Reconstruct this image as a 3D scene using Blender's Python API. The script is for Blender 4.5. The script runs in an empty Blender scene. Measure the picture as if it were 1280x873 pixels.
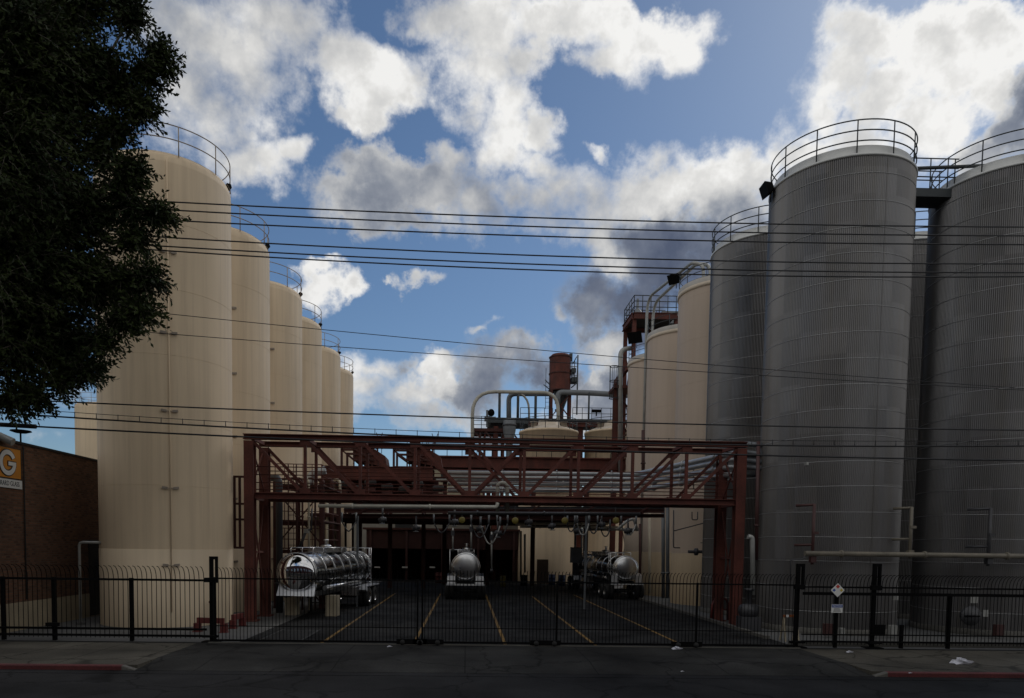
import bpy, math, random
import numpy as np
from mathutils import Vector
random.seed(7)
RNG = np.random.default_rng(11)
S = bpy.context.scene
COL = S.collection
R = math.radians
PI = math.pi

# ------------------------------------------------------------------ camera
F = 900.0                      # focal length in photo pixels (photo 1280 wide)
CAM = Vector((0, 0, 3.3))
yaw, pitch, roll = 0.0244, 0.056, 0.0130
fw = Vector((math.sin(yaw)*math.cos(pitch), math.cos(yaw)*math.cos(pitch), -math.sin(pitch)))
r0 = Vector((math.cos(yaw), -math.sin(yaw), 0))
u0 = r0.cross(fw)
rt = r0*math.cos(roll) + u0*math.sin(roll)
up = u0*math.cos(roll) - r0*math.sin(roll)
def _xy(d): return F*d.dot(rt)/d.dot(fw), -F*d.dot(up)/d.dot(fw)
_vx, _vy = _xy(Vector((0, 1, 0)))
PPX, PPY = 583 - _vx, 682 - _vy

def at(px, py, Y):
    """world point seen at photo pixel (px, py) on the plane y = Y"""
    d = fw + rt*((px-PPX)/F) - up*((py-PPY)/F)
    return CAM + d*(Y/d.y)
def atz(px, py, z=0.0):
    d = fw + rt*((px-PPX)/F) - up*((py-PPY)/F)
    return CAM + d*((z-CAM.z)/d.z)
def direction(px, py):
    return (fw + rt*((px-PPX)/F) - up*((py-PPY)/F)).normalized()

cd = bpy.data.cameras.new('camera')
cam = bpy.data.objects.new('camera', cd); COL.objects.link(cam)
from mathutils import Matrix
cam.matrix_world = Matrix(((rt.x, up.x, -fw.x, CAM.x), (rt.y, up.y, -fw.y, CAM.y), (rt.z, up.z, -fw.z, CAM.z), (0, 0, 0, 1)))
cd.sensor_width = 36; cd.lens = 36*F/1280
cd.shift_x = (640-PPX)/1280; cd.shift_y = (PPY-436.5)/1280
cd.clip_end = 5000; cd.clip_start = 0.1
S.camera = cam

# ------------------------------------------------------------------ mesh builder
def V(*a): return Vector(a)
class MB:
    def __init__(s): s.v = []; s.f = []; s.s = []
    def add(s, vs, fs, smooth=False):
        o = len(s.v); s.v += [tuple(p) for p in vs]
        s.f += [tuple(i+o for i in f) for f in fs]; s.s += [smooth]*len(fs)
        return s
    def box(s, c, d, rz=0.0, taper=1.0):
        c = Vector(c); vs = []
        ca, sa = math.cos(rz), math.sin(rz)
        for z in (-.5, .5):
            k = taper if z > 0 else 1
            for x, y in ((-.5, -.5), (.5, -.5), (.5, .5), (-.5, .5)):
                X, Y = x*d[0]*k, y*d[1]*k
                vs.append((c.x+X*ca-Y*sa, c.y+X*sa+Y*ca, c.z+z*d[2]))
        return s.add(vs, [(3,2,1,0),(4,5,6,7),(0,1,5,4),(1,2,6,5),(2,3,7,6),(3,0,4,7)])
    def box2(s, a, b):
        a = Vector(a); b = Vector(b)
        return s.box((a+b)/2, (abs(b.x-a.x), abs(b.y-a.y), abs(b.z-a.z)))
    def bar(s, p, q, w, h=None):
        p = Vector(p); q = Vector(q); h = h or w; a = (q-p).normalized()
        ref = V(0,0,1) if abs(a.z) < .95 else V(0,1,0)
        u = a.cross(ref).normalized(); t = u.cross(a).normalized()
        vs = []
        for e in (p, q):
            for i, j in ((-.5,-.5),(.5,-.5),(.5,.5),(-.5,.5)): vs.append(e+u*(i*w)+t*(j*h))
        return s.add(vs, [(3,2,1,0),(4,5,6,7),(0,1,5,4),(1,2,6,5),(2,3,7,6),(3,0,4,7)])
    def ibeam(s, p, q, w, h, t=.03):
        p = Vector(p); q = Vector(q); a = (q-p).normalized()
        ref = V(0,0,1) if abs(a.z) < .95 else V(0,1,0)
        u = a.cross(ref).normalized(); n = u.cross(a).normalized()
        o = n*(h/2-t/2)
        s.bar(p+o, q+o, w, t); s.bar(p-o, q-o, w, t); s.bar(p, q, t, h-2*t-.004)
        return s
    def path(s, pts, r, n=8, closed=False, cap=True, smooth=True):
        pts = [Vector(p) for p in pts]; m = len(pts); rings = []; last = None
        for i in range(m):
            a = pts[(i-1) % m] if (closed or i > 0) else pts[i]
            b = pts[(i+1) % m] if (closed or i < m-1) else pts[i]
            t = (b-a).normalized()
            if last is None:
                ref = V(0,0,1) if abs(t.z) < .9 else V(0,1,0)
                u = t.cross(ref).normalized()
            else:
                u = (last - t*last.dot(t)).normalized()
            last = u; w = t.cross(u)
            rr = r[i] if isinstance(r, (list, tuple)) else r
            rings.append([pts[i]+(u*math.cos(k*2*PI/n)+w*math.sin(k*2*PI/n))*rr for k in range(n)])
        vs = [p for rg in rings for p in rg]; fs = []
        for i in range(m if closed else m-1):
            j = (i+1) % m
            for k in range(n):
                l = (k+1) % n
                fs.append((i*n+k, i*n+l, j*n+l, j*n+k))
        s.add(vs, fs, smooth)
        if cap and not closed:
            o = len(s.v)-len(vs)
            s.f.append(tuple(o+k for k in reversed(range(n)))); s.s.append(False)
            s.f.append(tuple(o+(m-1)*n+k for k in range(n))); s.s.append(False)
        return s
    def tube(s, p, q, r, n=8): return s.path([p, q], r, n)
    def lathe(s, prof, c, n=48, axis=(0,0,1), ref=(1,0,0), smooth=True, a0=0.0, a1=2*PI):
        """prof: list of (radius, height along axis)"""
        c = Vector(c); a = Vector(axis).normalized(); u = Vector(ref); u = (u-a*u.dot(a)).normalized(); w = a.cross(u)
        full = abs(a1-a0-2*PI) < 1e-6; cols = n if full else n+1
        vs = []; fs = []
        for r, h in prof:
            for k in range(cols):
                t = a0+(a1-a0)*k/n
                vs.append(c+a*h+(u*math.cos(t)+w*math.sin(t))*r)
        for i in range(len(prof)-1):
            for k in range(n):
                l = (k+1) % cols
                fs.append((i*cols+k, i*cols+l, (i+1)*cols+l, (i+1)*cols+k))
        return s.add(vs, fs, smooth)
    def ring(s, c, r, tr, n=56, m=6, a0=0, a1=2*PI):
        full = abs(a1-a0-2*PI) < 1e-6
        k = n if full else n+1
        pts = [Vector(c)+V(r*math.cos(a0+(a1-a0)*i/n), r*math.sin(a0+(a1-a0)*i/n), 0) for i in range(k)]
        return s.path(pts, tr, m, closed=full)
    def disc(s, c, r, axis=(0,-1,0), n=24, t=.05):
        a = Vector(axis).normalized()
        return s.lathe([(.0001,0),(r,0),(r,t),(.0001,t)], c, n, axis=a, ref=(0,0,1) if abs(a.z) < .9 else (1,0,0), smooth=False)
    def build(s, name, mat, parent=None):
        me = bpy.data.meshes.new(name)
        off = WORLD.get(parent.name, V(0,0,0)) if parent else V(0,0,0)
        if parent is None: off = V(0,0,0)
        me.from_pydata([(a-off.x, b-off.y, c-off.z) for a, b, c in s.v], [], s.f)
        me.polygons.foreach_set('use_smooth', s.s); me.update()
        me.materials.append(mat)
        o = bpy.data.objects.new(name, me); COL.objects.link(o)
        if parent: o.parent = parent; WORLD[o.name] = off
        return o
WORLD = {}
LABELS = {}
def tag(o, label, cat, group=None):
    assert 4 <= len(label.split()) <= 16, label
    o['label'] = label; o['category'] = cat
    if group: o['group'] = group
    return o
def thing(name, label, cat, loc=(0,0,0), group=None):
    o = bpy.data.objects.new(name, None); COL.objects.link(o)
    o.location = loc; o.empty_display_size = .3; WORLD[o.name] = Vector(loc)
    return tag(o, label, cat, group)
def struct(o, label=None):
    o['kind'] = 'structure'
    if label: o['label'] = label
    return o
def stuff(o): o['kind'] = 'stuff'; return o

def text(body, size, origin, xdir, ydir, name, mat, parent, extr=.004, sx=1.0):
    """flat lettering laid on a plane, as real geometry"""
    cu = bpy.data.curves.new(name, 'FONT'); cu.body = body; cu.size = size; cu.extrude = extr
    cu.align_x = 'CENTER'; cu.align_y = 'CENTER'
    ob = bpy.data.objects.new('tmp', cu); COL.objects.link(ob)
    me = bpy.data.meshes.new_from_object(ob.evaluated_get(bpy.context.evaluated_depsgraph_get()))
    bpy.data.objects.remove(ob)
    x = Vector(xdir).normalized(); y = Vector(ydir).normalized(); z = x.cross(y); o = Vector(origin)
    mb = MB()
    mb.add([o+x*(p.co.x*sx)+y*p.co.y+z*p.co.z for p in me.vertices], [tuple(f.vertices) for f in me.polygons])
    bpy.data.meshes.remove(me)
    return mb.build(name, mat, parent)

# ------------------------------------------------------------------ materials
def new_mat(name):
    m = bpy.data.materials.new(name); m.use_nodes = True
    nt = m.node_tree; b = nt.nodes['Principled BSDF']
    return m, nt, b
def M(name, col, rough=.6, metal=0.0, var=.25, scale=1.5, bump=0.0, streak=0.0, streak_col=None, fine=0.0, rvar=.0, spec=None):
    m, nt, b = new_mat(name); N = nt.nodes; L = nt.links
    tc = N.new('ShaderNodeTexCoord'); oi = N.new('ShaderNodeObjectInfo')
    sh = N.new('ShaderNodeVectorMath'); sh.operation = 'MULTIPLY_ADD'; L.new(oi.outputs['Location'], sh.inputs[0]); sh.inputs[1].default_value = (1.37, 1.91, 1.0); L.new(tc.outputs['Object'], sh.inputs[2])
    src = sh.outputs[0]
    n1 = N.new('ShaderNodeTexNoise'); n1.inputs['Scale'].default_value = scale; n1.inputs['Detail'].default_value = 6
    L.new(src, n1.inputs['Vector'])
    mr = N.new('ShaderNodeMapRange'); mr.inputs[1].default_value = .25; mr.inputs[2].default_value = .75
    mr.inputs[3].default_value = 1-var; mr.inputs[4].default_value = 1+var
    L.new(n1.outputs['Fac'], mr.inputs[0])
    mix = N.new('ShaderNodeMix'); mix.data_type = 'RGBA'; mix.blend_type = 'MULTIPLY'; mix.inputs[0].default_value = 1
    mix.inputs[6].default_value = (*col, 1); L.new(mr.outputs[0], mix.inputs[7])
    out = mix.outputs[2]
    if fine:
        n3 = N.new('ShaderNodeTexNoise'); n3.inputs['Scale'].default_value = scale*14; n3.inputs['Detail'].default_value = 3
        L.new(src, n3.inputs['Vector'])
        m3 = N.new('ShaderNodeMapRange'); m3.inputs[1].default_value = .3; m3.inputs[2].default_value = .7
        m3.inputs[3].default_value = 1-fine; m3.inputs[4].default_value = 1+fine
        L.new(n3.outputs['Fac'], m3.inputs[0])
        x3 = N.new('ShaderNodeMix'); x3.data_type = 'RGBA'; x3.blend_type = 'MULTIPLY'; x3.inputs[0].default_value = 1
        L.new(out, x3.inputs[6]); L.new(m3.outputs[0], x3.inputs[7]); out = x3.outputs[2]
    if streak:
        mp = N.new('ShaderNodeMapping'); mp.inputs['Scale'].default_value = (3.2, 3.2, .09)
        L.new(src, mp.inputs['Vector'])
        n2 = N.new('ShaderNodeTexNoise'); n2.inputs['Scale'].default_value = 1.0; n2.inputs['Detail'].default_value = 7; n2.inputs['Roughness'].default_value = .65
        L.new(mp.outputs[0], n2.inputs['Vector'])
        m2 = N.new('ShaderNodeMapRange'); m2.inputs[1].default_value = .45; m2.inputs[2].default_value = .72
        m2.inputs[3].default_value = 0; m2.inputs[4].default_value = streak
        L.new(n2.outputs['Fac'], m2.inputs[0])
        x2 = N.new('ShaderNodeMix'); x2.data_type = 'RGBA'
        L.new(m2.outputs[0], x2.inputs[0]); L.new(out, x2.inputs[6])
        sc = streak_col or tuple(c*.55 for c in col); x2.inputs[7].default_value = (*sc, 1)
        out = x2.outputs[2]
    L.new(out, b.inputs['Base Color'])
    b.inputs['Roughness'].default_value = rough; b.inputs['Metallic'].default_value = metal
    if spec is not None: b.inputs['Specular IOR Level'].default_value = spec
    if rvar:
        m4 = N.new('ShaderNodeMapRange'); m4.inputs[1].default_value = .3; m4.inputs[2].default_value = .7
        m4.inputs[3].default_value = max(0.02, rough-rvar); m4.inputs[4].default_value = rough+rvar
        L.new(n1.outputs['Fac'], m4.inputs[0]); L.new(m4.outputs[0], b.inputs['Roughness'])
    if bump:
        bp = N.new('ShaderNodeBump'); bp.inputs['Strength'].default_value = bump; bp.inputs['Distance'].default_value = .02
        nb = N.new('ShaderNodeTexNoise'); nb.inputs['Scale'].default_value = scale*10; nb.inputs['Detail'].default_value = 5
        L.new(src, nb.inputs['Vector']); L.new(nb.outputs['Fac'], bp.inputs['Height']); L.new(bp.outputs[0], b.inputs['Normal'])
    return m

MAT = dict(
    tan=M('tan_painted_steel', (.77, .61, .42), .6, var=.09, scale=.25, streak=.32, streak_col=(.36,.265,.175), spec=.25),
    tan_skirt_shaded=M('tan_skirt_ochre_shaded', (.44, .335, .21), .65, var=.1, scale=.5, streak=.3, streak_col=(.28,.21,.13)),  # right row's skirt: its weaker light is put into the colour
    tan_shaded=M('tan_pinkish_shaded', (.57, .46, .365), .6, var=.06, scale=.25, streak=.25, streak_col=(.38,.29,.21), spec=.25),  # tan of the right silos, pinkish and darkened for the weaker light there
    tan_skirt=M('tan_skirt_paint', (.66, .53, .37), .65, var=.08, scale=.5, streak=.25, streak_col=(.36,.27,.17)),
    tan_rim=M('tan_rim', (.62, .52, .40), .6, var=.1),
    roof=M('roof_coating', (.45, .42, .38), .8, var=.15),
    alu=M('corrugated_aluminium', (.175, .17, .17), .36, metal=.62, var=.10, scale=.35, streak=.45, streak_col=(.16,.145,.12), rvar=.06),
    alu_rim=M('aluminium_rim', (.62, .62, .60), .45, metal=.2, var=.1),
    seam=M('aluminium_seam', (.46, .46, .46), .4, metal=.5, var=.1),
    red=M('red_oxide_paint', (.105, .027, .018), .8, var=.42, scale=1.2, fine=.2, streak=.55, streak_col=(.055,.022,.016)),
    red_dark=M('dark_red_paint', (.06, .018, .014), .8, var=.3),
    red_bright=M('red_guard_paint', (.12, .020, .017), .55, var=.2, fine=.15),
    rail_tan=M('rail_weathered', (.30, .25, .20), .6, var=.2),
    rail_dark=M('rail_green_grey', (.035, .042, .045), .55, var=.2),
    black=M('black_paint', (.005, .005, .0055), .7, var=.3, spec=.06),
    wire=M('wire_black', (.012, .012, .014), .6, var=.1),
    pipe=M('pipe_galvanised', (.36, .36, .34), .45, metal=.3, var=.2, scale=2, streak=.2),
    pipe_grey=M('pipe_grey_paint', (.16, .17, .18), .5, metal=.2, var=.2),
    pipe_dark=M('pipe_dark', (.045, .045, .05), .5, var=.2),
    pipe_pale=M('pipe_pale_paint', (.40, .385, .33), .5, var=.2, streak=.2),
    pipe_cream=M('pipe_cream', (.50, .44, .33), .5, var=.15),
    pipe_worn=M('pipe_worn_paint', (.17, .15, .115), .55, var=.3, scale=2, fine=.15, streak=.3),
    pale_clad=M('pale_cladding', (.22, .20, .165), .8, var=.2),
    maroon=M('pipe_maroon', (.06, .022, .02), .6, var=.2),
    insul=M('pipe_insulation', (.40, .41, .42), .4, metal=.5, var=.15, scale=2),
    steel=M('polished_stainless', (.72, .72, .73), .03, metal=1, var=.04, rvar=.02),
    steel_brushed=M('brushed_stainless', (.62, .62, .62), .30, metal=1, var=.08, rvar=.06),
    steel_barrel=M('tank_barrel_stainless', (.50, .50, .50), .17, metal=1, var=.22, scale=2.5, rvar=.09, streak=.3),
    white=M('white_paint', (.75, .75, .73), .5, var=.1),
    white_gloss=M('white_gloss', (.7, .72, .76), .25, metal=.3, var=.08),
    rubber=M('tyre_rubber', (.012, .012, .012), .8, var=.2),
    chassis=M('chassis_black', (.014, .014, .014), .6, var=.2),
    beige=M('beige_support', (.40, .34, .24), .75, var=.2, fine=.1),
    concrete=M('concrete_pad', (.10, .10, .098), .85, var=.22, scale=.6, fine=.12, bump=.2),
    kerb=M('kerb_concrete', (.095, .09, .08), .85, var=.2, fine=.15, bump=.2),
    kerb_red=M('kerb_red_paint', (.085, .013, .014), .7, var=.3, scale=1.5, fine=.25, bump=.2),
    yellow=M('yellow_lane_paint', (.19, .105, .018), .7, var=.35, scale=1.5, fine=.35),
    yellow_disc=M('yellow_enamel', (.22, .175, .035), .5, var=.15),
    door=M('brown_door', (.075, .05, .035), .6, var=.2),
    blue=M('blue_paint', (.03, .05, .12), .5, var=.2),
    teal=M('teal_paint', (.02, .12, .16), .5, var=.2),
    orange=M('orange_sign', (.62, .24, .022), .5, var=.12, scale=2),
    orange_barr=M('orange_band', (.25, .07, .015), .6, var=.3, scale=8),
    ink=M('sign_ink', (.012, .012, .014), .5, var=.05),
    sign_white=M('sign_white', (.72, .72, .70), .5, var=.06),
    nfpa_red=M('diamond_red', (.5, .05, .04), .5), nfpa_blue=M('diamond_blue', (.03, .08, .35), .5), nfpa_yel=M('diamond_yellow', (.6, .45, .05), .5),
    glass=M('lamp_glass', (.25, .27, .3), .1, metal=.3, var=.05),
    plastic=M('litter_plastic', (.55, .55, .60), .35, var=.1),
    bark=M('bark_grey', (.10, .085, .07), .9, var=.3, scale=4, bump=.6),
    plaster=M('cream_wall', (.30, .25, .17), .85, var=.15, fine=.1),
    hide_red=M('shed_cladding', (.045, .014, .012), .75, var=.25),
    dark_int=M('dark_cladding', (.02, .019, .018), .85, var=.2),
    grey_clad=M('grey_cladding', (.12, .125, .13), .7, var=.2),
    grate=M('drain_iron', (.03, .03, .03), .6, var=.2),
)

def panel_tone(m):      # panel tone: each cladding sheet has weathered a little differently
    nt = m.node_tree; N = nt.nodes; L = nt.links; b = N['Principled BSDF']
    tc = N.new('ShaderNodeTexCoord'); sp = N.new('ShaderNodeSeparateXYZ'); L.new(tc.outputs['Object'], sp.inputs[0])
    def mm(op, a, b_):
        n = N.new('ShaderNodeMath'); n.operation = op
        for i, x in enumerate((a, b_)):
            if isinstance(x, (int, float)): n.inputs[i].default_value = x
            else: L.new(x, n.inputs[i])
        return n.outputs[0]
    a = mm('FLOOR', mm('MULTIPLY', mm('ARCTAN2', sp.outputs[1], sp.outputs[0]), 3.2), 0)
    z = mm('FLOOR', mm('DIVIDE', sp.outputs[2], .98), 0)
    cb = N.new('ShaderNodeCombineXYZ'); L.new(a, cb.inputs[0]); L.new(z, cb.inputs[1])
    wn = N.new('ShaderNodeTexWhiteNoise'); wn.noise_dimensions = '3D'; L.new(cb.outputs[0], wn.inputs[0])
    mr = N.new('ShaderNodeMapRange'); mr.inputs[3].default_value = .86; mr.inputs[4].default_value = 1.12; L.new(wn.outputs[0], mr.inputs[0])
    x = N.new('ShaderNodeMix'); x.data_type = 'RGBA'; x.blend_type = 'MULTIPLY'; x.inputs[0].default_value = 1
    L.new(b.inputs['Base Color'].links[0].from_socket, x.inputs[6]); L.new(mr.outputs[0], x.inputs[7]); L.new(x.outputs[2], b.inputs['Base Color'])
panel_tone(MAT['alu'])
def mat_ground(name, col, joint=None, stains=.5, scale=.35, rough=.85, bump=.35):
    m, nt, b = new_mat(name); N = nt.nodes; L = nt.links
    tc = N.new('ShaderNodeTexCoord'); src = tc.outputs['Object']
    n1 = N.new('ShaderNodeTexNoise'); n1.inputs['Scale'].default_value = scale; n1.inputs['Detail'].default_value = 9; n1.inputs['Roughness'].default_value = .62
    L.new(src, n1.inputs['Vector'])
    cr = N.new('ShaderNodeValToRGB'); cr.color_ramp.elements[0].position = .32; cr.color_ramp.elements[1].position = .7
    cr.color_ramp.elements[0].color = (*[c*(1-stains) for c in col], 1); cr.color_ramp.elements[1].color = (*[c*(1+stains*.6) for c in col], 1)
    L.new(n1.outputs['Fac'], cr.inputs[0])
    n2 = N.new('ShaderNodeTexNoise'); n2.inputs['Scale'].default_value = 22; n2.inputs['Detail'].default_value = 4
    L.new(src, n2.inputs['Vector'])
    mr = N.new('ShaderNodeMapRange'); mr.inputs[1].default_value = .3; mr.inputs[2].default_value = .7; mr.inputs[3].default_value = .75; mr.inputs[4].default_value = 1.25
    L.new(n2.outputs['Fac'], mr.inputs[0])
    mx = N.new('ShaderNodeMix'); mx.data_type = 'RGBA'; mx.blend_type = 'MULTIPLY'; mx.inputs[0].default_value = 1
    L.new(cr.outputs[0], mx.inputs[6]); L.new(mr.outputs[0], mx.inputs[7]); out = mx.outputs[2]
    # cracks
    vo = N.new('ShaderNodeTexVoronoi'); vo.feature = 'DISTANCE_TO_EDGE'; vo.inputs['Scale'].default_value = .33
    nw = N.new('ShaderNodeTexNoise'); nw.inputs['Scale'].default_value = 1.3; nw.inputs['Detail'].default_value = 5
    L.new(src, nw.inputs['Vector'])
    ma = N.new('ShaderNodeVectorMath'); ma.operation = 'MULTIPLY_ADD'; ma.inputs[1].default_value = (1.2,1.2,0); L.new(nw.outputs['Color'], ma.inputs[0]); L.new(src, ma.inputs[2])
    L.new(ma.outputs[0], vo.inputs['Vector'])
    mk = N.new('ShaderNodeMapRange'); mk.inputs[1].default_value = .004; mk.inputs[2].default_value = .018; mk.inputs[3].default_value = .42; mk.inputs[4].default_value = 1
    L.new(vo.outputs['Distance'], mk.inputs[0])
    m5 = N.new('ShaderNodeMix'); m5.data_type = 'RGBA'; m5.blend_type = 'MULTIPLY'; m5.inputs[0].default_value = 1
    L.new(out, m5.inputs[6]); L.new(mk.outputs[0], m5.inputs[7]); out = m5.outputs[2]
    if joint:
        br = N.new('ShaderNodeTexBrick'); br.offset = 0; br.inputs['Scale'].default_value = 1
        br.inputs['Brick Width'].default_value = joint; br.inputs['Row Height'].default_value = joint
        br.inputs['Mortar Size'].default_value = .02; br.inputs['Color1'].default_value = (1,1,1,1); br.inputs['Color2'].default_value = (.86,.86,.86,1); br.inputs['Mortar'].default_value = (.35,.35,.35,1)
        L.new(src, br.inputs['Vector'])
        m6 = N.new('ShaderNodeMix'); m6.data_type = 'RGBA'; m6.blend_type = 'MULTIPLY'; m6.inputs[0].default_value = 1
        L.new(out, m6.inputs[6]); L.new(br.outputs['Color'], m6.inputs[7]); out = m6.outputs[2]
    L.new(out, b.inputs['Base Color']); b.inputs['Roughness'].default_value = rough; b.inputs['Specular IOR Level'].default_value = .12
    bp = N.new('ShaderNodeBump'); bp.inputs['Strength'].default_value = bump; bp.inputs['Distance'].default_value = .01
    L.new(n2.outputs['Fac'], bp.inputs['Height']); L.new(bp.outputs[0], b.inputs['Normal'])
    return m
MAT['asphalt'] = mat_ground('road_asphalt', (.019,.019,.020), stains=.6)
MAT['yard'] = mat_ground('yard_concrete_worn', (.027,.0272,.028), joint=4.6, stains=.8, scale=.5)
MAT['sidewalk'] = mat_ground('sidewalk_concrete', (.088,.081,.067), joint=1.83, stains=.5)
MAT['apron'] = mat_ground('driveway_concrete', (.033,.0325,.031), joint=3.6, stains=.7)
MAT['earth'] = mat_ground('dirt_ground', (.09,.085,.075), stains=.3)

def mat_brick():
    m, nt, b = new_mat('brown_brick'); N = nt.nodes; L = nt.links
    tc = N.new('ShaderNodeTexCoord'); sp = N.new('ShaderNodeSeparateXYZ'); L.new(tc.outputs['Object'], sp.inputs[0])
    ad = N.new('ShaderNodeMath'); ad.operation = 'ADD'; L.new(sp.outputs[0], ad.inputs[0]); L.new(sp.outputs[1], ad.inputs[1])
    cb = N.new('ShaderNodeCombineXYZ'); L.new(ad.outputs[0], cb.inputs[0]); L.new(sp.outputs[2], cb.inputs[1])
    br = N.new('ShaderNodeTexBrick'); br.inputs['Scale'].default_value = 1; br.inputs['Brick Width'].default_value = .235; br.inputs['Row Height'].default_value = .088
    br.inputs['Mortar Size'].default_value = .012; br.inputs['Bias'].default_value = -.1
    br.inputs['Color1'].default_value = (.16,.070,.036,1); br.inputs['Color2'].default_value = (.06,.024,.013,1); br.inputs['Mortar'].default_value = (.095,.068,.047,1)
    L.new(cb.outputs[0], br.inputs['Vector'])
    n1 = N.new('ShaderNodeTexNoise'); n1.inputs['Scale'].default_value = .45; n1.inputs['Detail'].default_value = 8; L.new(tc.outputs['Object'], n1.inputs['Vector'])
    mr = N.new('ShaderNodeMapRange'); mr.inputs[1].default_value = .3; mr.inputs[2].default_value = .7; mr.inputs[3].default_value = .6; mr.inputs[4].default_value = 1.2; L.new(n1.outputs['Fac'], mr.inputs[0])
    mx = N.new('ShaderNodeMix'); mx.data_type = 'RGBA'; mx.blend_type = 'MULTIPLY'; mx.inputs[0].default_value = 1
    L.new(br.outputs['Color'], mx.inputs[6]); L.new(mr.outputs[0], mx.inputs[7]); L.new(mx.outputs[2], b.inputs['Base Color'])
    b.inputs['Roughness'].default_value = .9
    bp = N.new('ShaderNodeBump'); bp.inputs['Strength'].default_value = .6; bp.inputs['Distance'].default_value = .01; bp.invert = True
    L.new(br.outputs['Fac'], bp.inputs['Height']); L.new(bp.outputs[0], b.inputs['Normal'])
    return m
MAT['brick'] = mat_brick()
def mat_leaf():
    m, nt, b = new_mat('dark_glossy_leaf'); N = nt.nodes; L = nt.links
    tc = N.new('ShaderNodeTexCoord'); n = N.new('ShaderNodeTexNoise'); n.inputs['Scale'].default_value = .9; n.inputs['Detail'].default_value = 5
    L.new(tc.outputs['Object'], n.inputs['Vector'])
    cr = N.new('ShaderNodeValToRGB'); cr.color_ramp.elements[0].position = .3; cr.color_ramp.elements[0].color = (.007,.014,.005,1)
    cr.color_ramp.elements[1].position = .75; cr.color_ramp.elements[1].color = (.042,.056,.015,1)
    L.new(n.outputs['Fac'], cr.inputs[0]); L.new(cr.outputs[0], b.inputs['Base Color'])
    b.inputs['Roughness'].default_value = .55; b.inputs['Specular IOR Level'].default_value = .12
    return m
MAT['leaf'] = mat_leaf()
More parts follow.
